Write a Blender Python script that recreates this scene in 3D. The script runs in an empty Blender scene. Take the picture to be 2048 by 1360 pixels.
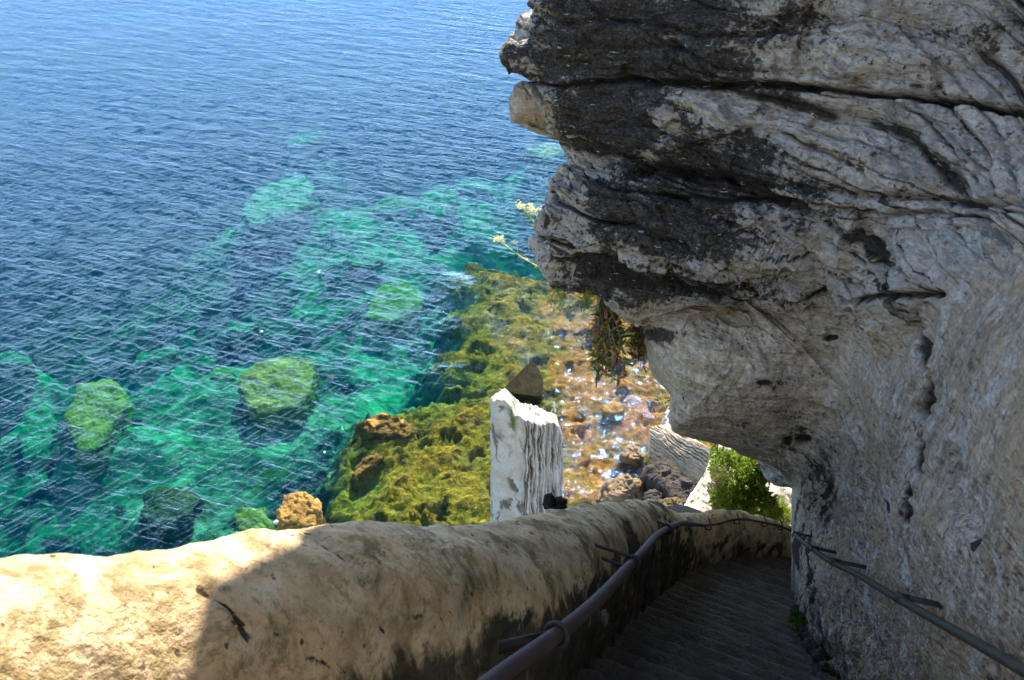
import bpy, math, random
import numpy as np
from mathutils import Vector, Quaternion

random.seed(7)
RNG = np.random.default_rng(7)
scene = bpy.context.scene
COL = scene.collection

# ------------------------------------------------------------------ camera and rays
W, H, F = 2048.0, 1360.0, 1577.0
PITCH = math.radians(35.0)
CZ = 25.0
CAM = np.array([0.0, 0.0, CZ])
FW = np.array([0.0, math.cos(PITCH), -math.sin(PITCH)])
UP = np.array([0.0, math.sin(PITCH), math.cos(PITCH)])
RT = np.array([1.0, 0.0, 0.0])


def ray(px, py):
    px = np.asarray(px, float); py = np.asarray(py, float)
    d = FW + ((px - W / 2) / F)[..., None] * RT + ((H / 2 - py) / F)[..., None] * UP
    return d / np.linalg.norm(d, axis=-1, keepdims=True)


D = ray(1560, 960)                       # the direction the stairs descend in
R_ = np.array([D[1], -D[0], 0.0]); R_ /= np.linalg.norm(R_)
N_ = np.cross(R_, D)
DH = np.array([D[0], D[1], 0.0]); DH /= np.linalg.norm(DH)


def P(px, py, v):
    """World point v metres along the stair direction."""
    r = ray(px, py)
    return CAM + r * (np.asarray(v, float) / (r @ D))[..., None]


def PZ(px, py, z=0.0):
    r = ray(px, py)
    return CAM + r * ((z - CZ) / r[..., 2])[..., None]


# ------------------------------------------------------------------ noise
_perm = np.random.default_rng(3).permutation(256)
_perm = np.concatenate([_perm, _perm, _perm])
_grad = np.random.default_rng(4).normal(size=(256, 3))
_grad /= np.linalg.norm(_grad, axis=1, keepdims=True)


def perlin(p):
    p = np.asarray(p, float)
    i = np.floor(p).astype(int)
    f = p - i
    i &= 255
    u = f * f * f * (f * (f * 6 - 15) + 10)
    out = 0
    for dx in (0, 1):
        for dy in (0, 1):
            for dz in (0, 1):
                h = _perm[_perm[_perm[i[..., 0] + dx] + i[..., 1] + dy] + i[..., 2] + dz] & 255
                g = _grad[h]
                dot = g[..., 0] * (f[..., 0] - dx) + g[..., 1] * (f[..., 1] - dy) + g[..., 2] * (f[..., 2] - dz)
                w = (u[..., 0] if dx else 1 - u[..., 0]) * (u[..., 1] if dy else 1 - u[..., 1]) * (u[..., 2] if dz else 1 - u[..., 2])
                out = out + dot * w
    return out * 1.5


def fbm(p, octv=4, gain=.5, lac=2.03):
    p = np.asarray(p, float)
    a, s = 1.0, 0
    for _ in range(octv):
        s = s + a * perlin(p)
        p = p * lac + 17.3
        a *= gain
    return s


def ridged(p, octv=4, gain=.5):
    a, s = 1.0, 0
    p = np.asarray(p, float)
    for _ in range(octv):
        s = s + a * (1 - 2 * np.abs(perlin(p)))
        p = p * 2.1 + 9.7
        a *= gain
    return s


def facets(p, seed=0):
    """Broken-rock facets: every cell is a small tilted plane."""
    p = np.asarray(p, float) + seed * 13.7
    i0 = np.floor(p).astype(int)
    best = np.full(p.shape[:-1], 1e9); second = best.copy(); val = np.zeros(p.shape[:-1])
    for dx in (-1, 0, 1):
        for dy in (-1, 0, 1):
            for dz in (-1, 0, 1):
                c = (i0 + np.array([dx, dy, dz])) & 255
                h = _perm[_perm[_perm[c[..., 0]] + c[..., 1]] + c[..., 2]] & 255
                off = p - (i0 + np.array([dx, dy, dz]) + .5 + .45 * _grad[h])
                d = np.einsum('...k,...k->...', off, off)
                v = .6 * _grad[(h + 91) & 255][..., 0] + np.einsum('...k,...k->...', off, _grad[(h + 37) & 255]) * .8
                n = d < best
                second = np.where(n, best, np.minimum(second, d))
                val = np.where(n, v, val); best = np.where(n, d, best)
    return val, np.sqrt(second) - np.sqrt(best)


def sstep(a, b, x):
    t = np.clip((x - a) / (b - a), 0, 1)
    return t * t * (3 - 2 * t)


# ------------------------------------------------------------------ object helpers
def link_mesh(name, V, Fc, mat=None, parent=None, attrs=None, smooth=True):
    me = bpy.data.meshes.new(name)
    V = np.asarray(V, np.float32)
    if isinstance(Fc, np.ndarray) and Fc.ndim == 2:
        k = Fc.shape[1]
        me.vertices.add(len(V)); me.vertices.foreach_set('co', V.ravel())
        me.loops.add(Fc.size); me.loops.foreach_set('vertex_index', Fc.astype(np.int32).ravel())
        me.polygons.add(len(Fc))
        me.polygons.foreach_set('loop_start', np.arange(0, Fc.size, k, dtype=np.int32))
        me.update(calc_edges=True)
        me.validate()
    else:
        me.from_pydata([tuple(map(float, v)) for v in V], [], [tuple(map(int, f)) for f in Fc])
        me.update()
    if smooth:
        me.polygons.foreach_set('use_smooth', np.ones(len(me.polygons), bool))
    if attrs:
        for k, a in attrs.items():
            at = me.attributes.new(k, 'FLOAT', 'POINT')
            at.data.foreach_set('value', np.asarray(a, np.float32).ravel())
    o = bpy.data.objects.new(name, me)
    COL.objects.link(o)
    if mat:
        me.materials.append(mat)
    if parent:
        o.parent = parent
        o.matrix_parent_inverse = parent.matrix_world.inverted()
    return o


def empty(name, loc):
    o = bpy.data.objects.new(name, None)
    o.location = tuple(map(float, loc))
    o.empty_display_size = .1
    COL.objects.link(o)
    o.matrix_world.translation = o.location
    return o


def part(name, V, Fc, mat, root, attrs=None, smooth=True, label=None):
    """A mesh child; V in world coordinates."""
    o = link_mesh(name, np.asarray(V, float) - np.array(root.location[:]), Fc, mat, None, attrs, smooth)
    o.parent = root
    if label:
        o['label'] = label
    return o


def tag(o, label, cat, group=None):
    o['label'] = label
    o['category'] = cat
    if group:
        o['group'] = group
    return o


def structure(o, label=None, cat=None):
    o['kind'] = 'structure'
    if label:
        o['label'] = label
    if cat:
        o['category'] = cat
    return o


def grid_faces(nr, nc, wrap=False):
    a = np.arange(nr * nc).reshape(nr, nc)
    b = np.concatenate([a, a[:, :1]], 1) if wrap else a
    return np.stack([b[:-1, :-1], b[:-1, 1:], b[1:, 1:], b[1:, :-1]], -1).reshape(-1, 4)


def grid_normals(G):
    du = np.gradient(G, axis=1); dv = np.gradient(G, axis=0)
    n = np.cross(dv, du)
    n /= (np.linalg.norm(n, axis=-1, keepdims=True) + 1e-12)
    return n


def catmull(pts, n):
    pts = np.asarray(pts, float)
    t = np.concatenate([[0], np.cumsum(np.linalg.norm(np.diff(pts[:, :3], axis=0), axis=1))])
    tt = np.linspace(0, t[-1], n)
    m = np.gradient(pts, t, axis=0)
    k = np.clip(np.searchsorted(t, tt) - 1, 0, len(t) - 2)
    h = (t[k + 1] - t[k])[:, None]
    s = ((tt - t[k])[:, None]) / h
    return ((2 * s**3 - 3 * s**2 + 1) * pts[k] + (s**3 - 2 * s**2 + s) * h * m[k] + (-2 * s**3 + 3 * s**2) * pts[k + 1] + (s**3 - s**2) * h * m[k + 1])


def tube(pts, rad, seg=10, caps=True):
    pts = np.asarray(pts, float)
    n = len(pts)
    rad = np.broadcast_to(np.asarray(rad, float), (n,))
    t = np.gradient(pts, axis=0); t /= np.linalg.norm(t, axis=1, keepdims=True) + 1e-12
    ref = np.array([0, 0, 1.0]) if abs(t[0][2]) < .9 else np.array([1.0, 0, 0])
    u = np.cross(t[0], ref); u /= np.linalg.norm(u)
    V = []
    for i in range(n):
        u = u - t[i] * (u @ t[i]); u /= np.linalg.norm(u)
        w = np.cross(t[i], u)
        a = np.linspace(0, 2 * np.pi, seg, endpoint=False)
        V.append(pts[i] + rad[i] * (np.cos(a)[:, None] * u + np.sin(a)[:, None] * w))
    V = np.concatenate(V)
    Fc = [tuple(f) for f in grid_faces(n, seg, True)]
    if caps:
        Fc.append(tuple(range(seg))[::-1]); Fc.append(tuple(range((n - 1) * seg, n * seg)))
    return V, Fc


class MB:
    def __init__(s):
        s.V = []; s.F = []; s.n = 0

    def add(s, V, Fc):
        s.V.append(np.asarray(V, float))
        s.F += [tuple(int(i) + s.n for i in f) for f in Fc]
        s.n += len(V)
        return s

    def get(s):
        return np.concatenate(s.V), s.F


def box(c, ax, ay, az):
    c, ax, ay, az = [np.asarray(q, float) for q in (c, ax, ay, az)]
    V = [c + i * ax + j * ay + k * az for i in (-1, 1) for j in (-1, 1) for k in (-1, 1)]
    return V, [(0, 1, 3, 2), (4, 6, 7, 5), (0, 4, 5, 1), (2, 3, 7, 6), (0, 2, 6, 4), (1, 5, 7, 3)]


# ------------------------------------------------------------------ material helpers
class NT:
    def __init__(s, name):
        s.m = bpy.data.materials.new(name); s.m.use_nodes = True
        s.t = s.m.node_tree; s.t.nodes.clear()
        s.out = s.t.nodes.new('ShaderNodeOutputMaterial')
        s.geo = None

    def n(s, typ, **kw):
        nd = s.t.nodes.new(typ)
        for k, v in kw.items():
            setattr(nd, k, v)
        return nd

    def l(s, a, b):
        s.t.links.new(a, b)

    def val(s, sock, v):
        if isinstance(v, bpy.types.NodeSocket):
            s.l(v, sock)
        else:
            sock.default_value = v

    def pos(s):
        if s.geo is None:
            s.geo = s.n('ShaderNodeNewGeometry')
        return s.geo.outputs['Position']

    def mapping(s, scale=(1, 1, 1), rot=(0, 0, 0), loc=(0, 0, 0), src=None):
        if any(rot):
            mr = s.n('ShaderNodeMapping')
            mr.inputs['Rotation'].default_value = rot
            s.l(src or s.pos(), mr.inputs['Vector'])
            src = mr.outputs[0]
        mp = s.n('ShaderNodeMapping')
        mp.inputs['Scale'].default_value = scale
        mp.inputs['Location'].default_value = loc
        s.l(src or s.pos(), mp.inputs['Vector'])
        return mp.outputs[0]

    def noise(s, vec, scale, detail=4, rough=.55, dist=0.0):
        nd = s.n('ShaderNodeTexNoise')
        s.l(vec, nd.inputs['Vector'])
        nd.inputs['Scale'].default_value = scale
        nd.inputs['Detail'].default_value = detail
        nd.inputs['Roughness'].default_value = rough
        nd.inputs['Distortion'].default_value = dist
        return nd.outputs['Fac']

    def voronoi(s, vec, scale, feature='F1', rand=1.0):
        nd = s.n('ShaderNodeTexVoronoi', feature=feature)
        s.l(vec, nd.inputs['Vector'])
        nd.inputs['Scale'].default_value = scale
        nd.inputs['Randomness'].default_value = rand
        return nd.outputs['Distance']

    def ramp(s, fac, a, b, c0=0.0, c1=1.0):
        nd = s.n('ShaderNodeMapRange', interpolation_type='SMOOTHSTEP')
        s.l(fac, nd.inputs[0])
        for i, v in enumerate((a, b, c0, c1)):
            s.val(nd.inputs[1 + i], v)
        return nd.outputs[0]

    def math(s, op, a, b=0.0, clamp=False):
        nd = s.n('ShaderNodeMath', operation=op, use_clamp=clamp)
        s.val(nd.inputs[0], a); s.val(nd.inputs[1], b)
        return nd.outputs[0]

    def mix(s, fac, a, b, mode='MIX'):
        nd = s.n('ShaderNodeMix', data_type='RGBA', blend_type=mode)
        s.val(nd.inputs[0], fac)
        for k, v in ((6, a), (7, b)):
            if isinstance(v, bpy.types.NodeSocket):
                s.l(v, nd.inputs[k])
            else:
                nd.inputs[k].default_value = (*v, 1)
        return nd.outputs[2]

    def attr(s, name):
        nd = s.n('ShaderNodeAttribute'); nd.attribute_name = name
        return nd.outputs['Fac']

    def bump(s, h, dist, strength=1.0, normal=None):
        nd = s.n('ShaderNodeBump')
        nd.inputs['Strength'].default_value = strength
        nd.inputs['Distance'].default_value = dist
        s.l(h, nd.inputs['Height'])
        if normal is not None:
            s.l(normal, nd.inputs['Normal'])
        return nd.outputs[0]

    def bsdf(s, color, rough=.9, normal=None, spec=.2, metal=0.0, trans=None):
        b = s.n('ShaderNodeBsdfPrincipled')
        if isinstance(color, bpy.types.NodeSocket):
            s.l(color, b.inputs['Base Color'])
        else:
            b.inputs['Base Color'].default_value = (*color, 1)
        s.val(b.inputs['Roughness'], rough)
        b.inputs['Specular IOR Level'].default_value = spec
        s.val(b.inputs['Metallic'], metal)
        if normal is not None:
            s.l(normal, b.inputs['Normal'])
        s.l(b.outputs[0], s.out.inputs['Surface'])
        return b


def mat_cliff():
    m = NT('limestone')
    pos = m.pos()
    st = m.attr('stain'); wl = m.attr('wall'); wm = m.attr('warm'); vt = m.attr('vault'); cv = m.attr('crev')
    hor = m.mapping((1.0, 1.0, 5.0))            # beds: stretched sideways
    ver = m.mapping((8.0, 8.0, .7))            # drips: stretched downwards
    n_bed = m.noise(hor, 2.2, 7, .62, .4)
    n_bedf = m.noise(hor, 9, 5, .6, .3)
    n_big = m.noise(pos, 1.1, 5, .6)
    n_med = m.noise(pos, 6, 6, .62)
    n_fine = m.noise(pos, 38, 5, .65)
    n_ver = m.noise(ver, 2.4, 6, .62, .08)
    base = m.mix(m.ramp(n_big, .35, .65), (.54, .47, .38), (.42, .385, .35))
    base = m.mix(m.ramp(n_bed, .42, .72), base, (.64, .57, .48))
    base = m.mix(m.math('MULTIPLY', m.ramp(n_bedf, .50, .75), .65), base, (.17, .14, .115))
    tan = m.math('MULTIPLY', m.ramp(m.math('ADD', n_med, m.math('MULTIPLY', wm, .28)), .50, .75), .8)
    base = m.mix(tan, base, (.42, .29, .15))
    # wall dressed by hand: pale with brown pocks and vertical drip marks
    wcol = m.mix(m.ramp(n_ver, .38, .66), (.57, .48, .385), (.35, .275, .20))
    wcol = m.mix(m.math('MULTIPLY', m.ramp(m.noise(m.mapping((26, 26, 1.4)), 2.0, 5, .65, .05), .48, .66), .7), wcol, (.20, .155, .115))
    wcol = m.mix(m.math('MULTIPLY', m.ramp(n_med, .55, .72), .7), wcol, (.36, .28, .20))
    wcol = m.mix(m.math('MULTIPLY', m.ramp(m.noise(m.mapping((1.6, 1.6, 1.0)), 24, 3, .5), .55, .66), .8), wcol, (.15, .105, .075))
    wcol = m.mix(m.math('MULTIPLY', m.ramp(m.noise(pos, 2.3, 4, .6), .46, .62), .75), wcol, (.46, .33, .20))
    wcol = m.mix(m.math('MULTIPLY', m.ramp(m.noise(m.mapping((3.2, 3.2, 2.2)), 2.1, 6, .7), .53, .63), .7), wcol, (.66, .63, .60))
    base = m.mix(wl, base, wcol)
    vcol = m.mix(m.ramp(m.noise(m.mapping((2.2, 2.2, 9)), 3.2, 6, .65, .6), .36, .62), (.82, .70, .53), (.54, .42, .29))  # cream raised under the vault to stand in for missing bounce light
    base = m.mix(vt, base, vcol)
    base = m.mix(m.math('MULTIPLY', m.ramp(n_fine, .38, .62, 1, 0), .45), base, (.17, .155, .14))
    # black weathering crust, ragged edges
    edge = m.math('ADD', m.math('MULTIPLY', m.math('SUBTRACT', n_bed, .5), 1.5), m.math('MULTIPLY', m.math('SUBTRACT', n_med, .5), 1.7))
    edge = m.math('ADD', edge, m.math('MULTIPLY', m.math('SUBTRACT', n_fine, .5), 1.6))
    blk = m.ramp(m.math('ADD', st, edge), .30, .60)
    crust = m.mix(m.ramp(m.noise(pos, 70, 3, .7), .45, .7), (.016, .015, .015), (.10, .09, .085))
    crust = m.mix(m.math('MULTIPLY', m.ramp(n_med, .6, .75), .5), crust, (.10, .07, .035))
    base = m.mix(m.math('MULTIPLY', blk, .93), base, crust)
    # darker colour in the bedding joints, scars and low relief
    base = m.mix(m.math('MULTIPLY', m.ramp(m.math('ADD', cv, m.math('MULTIPLY', m.math('SUBTRACT', n_fine, .5), .35)), .10, .55), .94), base, (.030, .024, .019))
    # pale lichen flecks
    lich = m.math('MULTIPLY', m.ramp(m.noise(hor, 16, 3, .5), .665, .72), m.math('SUBTRACT', 1.0, wl))
    base = m.mix(m.math('MULTIPLY', lich, .75), base, (.56, .55, .48))
    hgt = m.math('ADD', m.math('MULTIPLY', n_med, .55), m.math('MULTIPLY', n_fine, .30))
    pit = m.ramp(m.voronoi(pos, 30), .0, .33)
    hgt = m.math('ADD', hgt, m.math('MULTIPLY', pit, .22))
    hgt = m.math('ADD', hgt, m.math('MULTIPLY', n_bedf, .6))
    hgt = m.math('ADD', hgt, m.math('MULTIPLY', m.math('MULTIPLY', n_ver, wl), .5))
    m.bsdf(base, .92, m.bump(hgt, .07, .9), .15)
    return m.m


def mat_parapet():
    m = NT('old_render')
    pos = m.pos()
    inn = m.attr('inner'); ck = m.attr('crack'); st = m.attr('stain')
    ver = m.mapping((9, 9, .8))
    nb = m.noise(pos, 2.2, 5, .6); nm = m.noise(pos, 9, 6, .65); nf = m.noise(pos, 45, 5, .65); nv = m.noise(ver, 1.6, 6, .62, .6)
    c = m.mix(m.ramp(nb, .35, .65), (.76, .50, .26), (.78, .58, .37))
    c = m.mix(m.ramp(nm, .40, .70), c, (.47, .32, .16))
    c = m.mix(m.math('MULTIPLY', m.ramp(nf, .5, .7), .55), c, (.27, .21, .15))
    patch = m.math('MULTIPLY', m.ramp(m.noise(pos, 5.2, 8, .78, .5), .48, .60), .8)
    c = m.mix(patch, c, m.mix(m.ramp(nm, .4, .6), (.26, .19, .07), (.16, .12, .05)))
    # drips down the inner side, with its shade darkened into the colour
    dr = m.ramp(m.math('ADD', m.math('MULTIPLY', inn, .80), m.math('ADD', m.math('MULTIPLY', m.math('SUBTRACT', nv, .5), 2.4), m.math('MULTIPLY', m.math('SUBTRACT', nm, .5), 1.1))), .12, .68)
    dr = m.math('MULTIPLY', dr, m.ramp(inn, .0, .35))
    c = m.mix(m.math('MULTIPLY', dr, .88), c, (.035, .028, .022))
    bl = m.ramp(m.math('ADD', st, m.math('ADD', m.math('MULTIPLY', m.math('SUBTRACT', nm, .5), 2.4), m.math('MULTIPLY', m.math('SUBTRACT', nf, .5), 1.2))), .55, .85)
    c = m.mix(m.math('MULTIPLY', bl, .9), c, (.05, .042, .03))
    c = m.mix(m.math('MULTIPLY', m.ramp(m.math('ADD', ck, m.math('MULTIPLY', m.math('SUBTRACT', nf, .5), .7)), .25, .50), .93), c, (.028, .024, .014))
    spk = m.ramp(m.noise(pos, 26, 2, .5), .69, .735)
    c = m.mix(m.math('MULTIPLY', spk, .85), c, (.05, .04, .03))
    h = m.math('ADD', m.math('MULTIPLY', nm, .6), m.math('MULTIPLY', nf, .35))
    h = m.math('ADD', h, m.math('MULTIPLY', m.math('MULTIPLY', nv, inn), .6))
    m.bsdf(c, .9, m.bump(h, .035, 1.0), .15)
    return m.m


def mat_steps():
    m = NT('worn_step_stone')
    pos = m.pos()
    nm = m.noise(pos, 5, 6, .65); nf = m.noise(pos, 40, 5, .7)
    c = m.mix(m.ramp(nm, .35, .65), (.125, .095, .073), (.21, .165, .125))
    c = m.mix(m.math('MULTIPLY', m.ramp(nf, .45, .65), .6), c, (.05, .042, .034))
    m.bsdf(c, .85, m.bump(m.math('ADD', nm, nf), .03, .8), .2)
    return m.m


def mat_rock(name, c0, c1, dark, scale=3.0, bed=None, bump=.08, moss=None, darkamt=.8):
    m = NT(name)
    tc = m.n('ShaderNodeNewGeometry').outputs['Position']
    nm = m.noise(tc, scale, 6, .65); nf = m.noise(tc, scale * 6, 5, .65)
    c = m.mix(m.ramp(nm, .35, .65), c0, c1)
    c = m.mix(m.math('MULTIPLY', m.ramp(nf, .5, .72), darkamt), c, dark)
    if bed:
        c = m.mix(m.attr('crev'), c, bed)
    if moss:
        c = m.mix(m.attr('moss'), c, moss)
    m.bsdf(c, .9, m.bump(m.math('ADD', nm, m.math('MULTIPLY', nf, .4)), bump, .8), .15)
    return m.m


def mat_seabed():
    m = NT('seabed')
    pos = m.pos()
    sh = m.attr('shelf'); lit = m.attr('inner')  # lit: where the shelf ground is orange-brown by its own colour
    nb = m.noise(pos, .35, 5, .6); nm = m.noise(pos, 1.2, 6, .68, .4); nf = m.noise(pos, 5.5, 5, .7); nx = m.noise(pos, 18, 3, .6)
    alg = m.mix(m.ramp(nm, .36, .62), (.21, .155, .012), (.44, .30, .026))
    alg = m.mix(m.math('MULTIPLY', m.ramp(nf, .45, .65), .8), alg, (.11, .09, .012))
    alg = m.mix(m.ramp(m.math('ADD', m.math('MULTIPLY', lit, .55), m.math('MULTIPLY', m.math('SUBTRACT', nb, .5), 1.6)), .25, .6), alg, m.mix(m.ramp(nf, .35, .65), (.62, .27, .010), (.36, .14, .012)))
    alg = m.mix(m.math('MULTIPLY', m.ramp(nx, .56, .7), .6), alg, (.5, .42, .14))
    hole = m.ramp(m.noise(pos, .9, 4, .6), .60, .68)
    alg = m.mix(m.math('MULTIPLY', hole, .85), alg, (.03, .026, .012))
    deep = m.mix(m.ramp(m.noise(pos, .22, 4, .6, .5), .36, .68), (.015, .060, .052), (.50, .50, .30))
    deep = m.mix(m.math('MULTIPLY', m.ramp(nm, .46, .66), .75), deep, (.02, .065, .055))
    deep = m.mix(m.math('MULTIPLY', m.ramp(m.noise(pos, .6, 5, .6), .55, .66), .6), deep, (.22, .22, .06))
    c = m.mix(sh, deep, alg)
    m.bsdf(c, .95, m.bump(m.math('ADD', nm, m.math('MULTIPLY', nf, .5)), .35, .8), .1)
    return m.m


def mat_water():
    m = NT('sea_water')
    pos = m.pos()
    R = math.radians
    swell = m.noise(m.mapping((.20, .62, .5), (0, 0, R(26))), 1.0, 4, .55, .3)
    chop = m.noise(m.mapping((.42, 1.5, 1), (0, 0, R(20))), 1.6, 5, .6, .35)
    cross = m.noise(m.mapping((.42, 1.9, 1), (0, 0, R(-48))), 1.9, 5, .62, .35)
    rip = m.noise(m.mapping((1, 1.6, 1), (0, 0, R(-10))), 7.5, 4, .6, .3)
    gust = m.noise(m.mapping((.02, .035, .1), (0, 0, R(-20))), 1.0, 3, .5)
    def ridge(v, p=1.0):
        r = m.math('SUBTRACT', 1.0, m.math('ABSOLUTE', m.math('MULTIPLY', m.math('SUBTRACT', v, .5), 4.0)), True)
        return m.math('POWER', r, p)
    h = m.math('ADD', m.math('MULTIPLY', swell, 1.7), m.math('MULTIPLY', ridge(chop, 1.3), .17))
    h = m.math('ADD', h, m.math('MULTIPLY', chop, .6))
    h = m.math('ADD', h, m.math('MULTIPLY', ridge(cross, 1.2), .10))
    h = m.math('ADD', h, m.math('MULTIPLY', cross, .25))
    h = m.math('ADD', h, m.math('MULTIPLY', rip, .05))
    h = m.math('ADD', h, m.math('MULTIPLY', m.noise(m.mapping((1, 1.3, 1)), 19, 3, .6), .008))
    h = m.math('MULTIPLY', h, m.ramp(gust, .3, .7, .75, 1.15))
    h = m.math('MULTIPLY', h, m.ramp(m.attr('shelf'), 0, 1, 1.0, .32))
    nb = m.bump(h, .20, 1.0)
    fr = m.n('ShaderNodeFresnel'); fr.inputs['IOR'].default_value = 1.34; m.l(nb, fr.inputs['Normal'])
    gl = m.n('ShaderNodeBsdfGlossy', distribution='GGX'); gl.inputs['Roughness'].default_value = .022; gl.inputs['Color'].default_value = (.25, .47, 1, 1)
    m.l(nb, gl.inputs['Normal'])
    tr = m.n('ShaderNodeBsdfTransparent')
    mx = m.n('ShaderNodeMixShader')
    m.l(m.math('MULTIPLY', fr.outputs[0], m.ramp(fr.outputs[0], .03, .30, .16, .92)), mx.inputs[0]); m.l(tr.outputs[0], mx.inputs[1]); m.l(gl.outputs[0], mx.inputs[2])
    m.l(mx.outputs[0], m.out.inputs['Surface'])
    ab = m.n('ShaderNodeVolumeAbsorption'); ab.inputs['Color'].default_value = (.04, .915, .87, 1); ab.inputs['Density'].default_value = .34
    sc = m.n('ShaderNodeVolumeScatter'); sc.inputs['Color'].default_value = (.0, .33, .92, 1); sc.inputs['Density'].default_value = .030
    ad = m.n('ShaderNodeAddShader')
    m.l(ab.outputs[0], ad.inputs[0]); m.l(sc.outputs[0], ad.inputs[1]); m.l(ad.outputs[0], m.out.inputs['Volume'])
    m.m.cycles.homogeneous_volume = True
    return m.m


def mat_leaf(name, c0, c1, transl=.35, rough=.55):
    m = NT(name)
    oi = m.n('ShaderNodeNewGeometry').outputs['Random Per Island']
    c = m.mix(oi, c0, c1)
    b = m.bsdf(c, rough, None, .3)
    tl = m.n('ShaderNodeBsdfTranslucent'); m.l(c, tl.inputs[0])
    mx = m.n('ShaderNodeMixShader'); mx.inputs[0].default_value = transl
    m.l(b.outputs[0], mx.inputs[1]); m.l(tl.outputs[0], mx.inputs[2]); m.l(mx.outputs[0], m.out.inputs['Surface'])
    return m.m


def mat_metal(name, c0, c1, rough=.45):
    m = NT(name)
    n1 = m.noise(m.pos(), 30, 5, .65); n2 = m.noise(m.pos(), 140, 3, .6)
    c = m.mix(m.ramp(n1, .4, .65), c0, c1)
    m.bsdf(c, m.ramp(n1, .3, .7, rough, rough + .3), m.bump(n2, .002, .5), .3, .0)
    return m.m


M = dict(
    cliff=mat_cliff(), parapet=mat_parapet(), steps=mat_steps(), seabed=mat_seabed(), water=mat_water(),
    pale=mat_rock('pale_limestone', (.50, .48, .455), (.42, .375, .32), (.22, .175, .13), 2.0, (.06, .045, .03), .06, (.10, .11, .02), .35),
    bedded=mat_rock('bedded_limestone', (.56, .45, .32), (.42, .31, .20), (.16, .11, .08), 2.0, (.04, .028, .018), .08, None, .5),
    brown=mat_rock('brown_rock', (.20, .13, .055), (.10, .075, .035), (.035, .026, .018), 2.5, None, .12),
    tanrock=mat_rock('tan_rock', (.27, .195, .11), (.16, .115, .065), (.09, .06, .035), 2.2, (.045, .03, .02), .10),
    orange=mat_rock('algae_rock', (.36, .21, .05), (.19, .115, .035), (.06, .04, .015), 2.2, None, .15),
    dark=mat_rock('shade_dark_rock', (.075, .062, .05), (.045, .038, .032), (.02, .018, .016), 2.5, None, .12),  # dark colour stands for shade on the reef boulders; rubble shares it
    green=mat_rock('weedy_boulder', (.40, .30, .06), (.24, .20, .04), (.10, .095, .025), 1.2, None, .2, None, .55),
    sandy=mat_rock('sunken_pale_rock', (.34, .32, .17), (.20, .21, .10), (.09, .10, .05), 1.2, None, .2, None, .5),
    deepgreen=mat_rock('dark_weed_rock', (.10, .10, .04), (.06, .065, .035), (.025, .03, .02), 1.2, None, .2),
    ledge=mat_rock('white_ledge', (.58, .54, .46), (.48, .43, .35), (.18, .15, .11), 4, None, .06, (.06, .09, .02), .7),
    greyrock=mat_rock('grey_rock', (.40, .39, .38), (.30, .29, .28), (.14, .13, .12), 3, None, .06),
    cream=mat_rock('cream_render', (.58, .49, .32), (.52, .43, .28), (.40, .32, .20), 3, None, .01, None, .4),
    black=mat_rock('dark_stone', (.028, .024, .022), (.018, .016, .015), (.012, .011, .01), 20, None, .01),  # near-black colour carries the shade of a silhouetted stone
    pebble=mat_rock('pale_pebble', (.50, .50, .52), (.42, .42, .44), (.25, .25, .25), 20, None, .01),
    rust=mat_metal('rusty_pipe', (.045, .026, .026), (.085, .045, .038), .5),
    iron=mat_metal('dark_iron', (.03, .026, .025), (.06, .042, .034), .5),
    greenpipe=mat_metal('green_painted_pipe', (.026, .026, .02), (.055, .045, .03), .45),
    leafg=mat_leaf('shrub_leaf', (.055, .12, .008), (.24, .30, .018)),
    leafy=mat_leaf('feathery_leaf', (.16, .25, .02), (.32, .36, .05)),
    leafd=mat_leaf('dry_leaf', (.25, .19, .12), (.40, .32, .22), .2),
    sucg=mat_leaf('succulent_green', (.07, .15, .015), (.16, .24, .025), .35, .4),
    sucr=mat_leaf('succulent_red', (.36, .045, .04), (.46, .14, .07), .35, .4),
    sucy=mat_leaf('succulent_yellow', (.42, .24, .02), (.55, .42, .04), .35, .4),
    dry=mat_leaf('dry_strand', (.16, .14, .13), (.34, .31, .30), .1),
    stemg=mat_leaf('pale_stem', (.60, .62, .30), (.70, .70, .38), .5),
    petal=mat_leaf('yellow_petal', (.80, .74, .36), (.85, .80, .50), .5),
    wood=mat_leaf('twig', (.06, .045, .03), (.12, .09, .06), .0),
    moss=mat_leaf('moss', (.05, .09, .01), (.10, .15, .02), .2),
    white=mat_rock('white_float', (.8, .76, .66), (.75, .7, .6), (.6, .55, .45), 10, None, .01),
)

# ------------------------------------------------------------------ cliff (the rock that overhangs the stairs)
SIL = np.array([(1200, -420), (1160, -300), (1125, -200), (1090, -90), (1066, 0), (1062, 18), (1040, 26), (1028, 44), (1036, 62), (1034, 82), (1020, 100), (1014, 116), (1026, 128),
                (1050, 138), (1072, 148), (1092, 156), (1084, 166), (1066, 174), (1036, 178), (1022, 192), (1026, 210), (1030, 234), (1046, 246), (1075, 258), (1096, 264), (1118, 280),
                (1138, 296), (1144, 318), (1143, 334), (1126, 342), (1124, 352), (1112, 366), (1110, 374), (1116, 386), (1108, 400), (1108, 418), (1094, 430), (1084, 442), (1083, 458), (1090, 470),
                (1074, 478), (1070, 486), (1080, 500), (1082, 524), (1100, 545), (1130, 560), (1160, 570), (1196, 576), (1214, 584), (1222, 600), (1240, 612), (1268, 628), (1292, 640),
                (1300, 650), (1290, 662), (1290, 680), (1298, 694), (1300, 716), (1302, 738), (1316, 756), (1334, 778), (1344, 794), (1340, 820), (1338, 840), (1346, 860), (1372, 872),
                (1402, 882), (1440, 890), (1476, 903), (1510, 914), (1536, 928), (1560, 948), (1578, 964), (1586, 974), (1586, 1000), (1584, 1060), (1583, 1140), (1583, 1800)], float)
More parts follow.
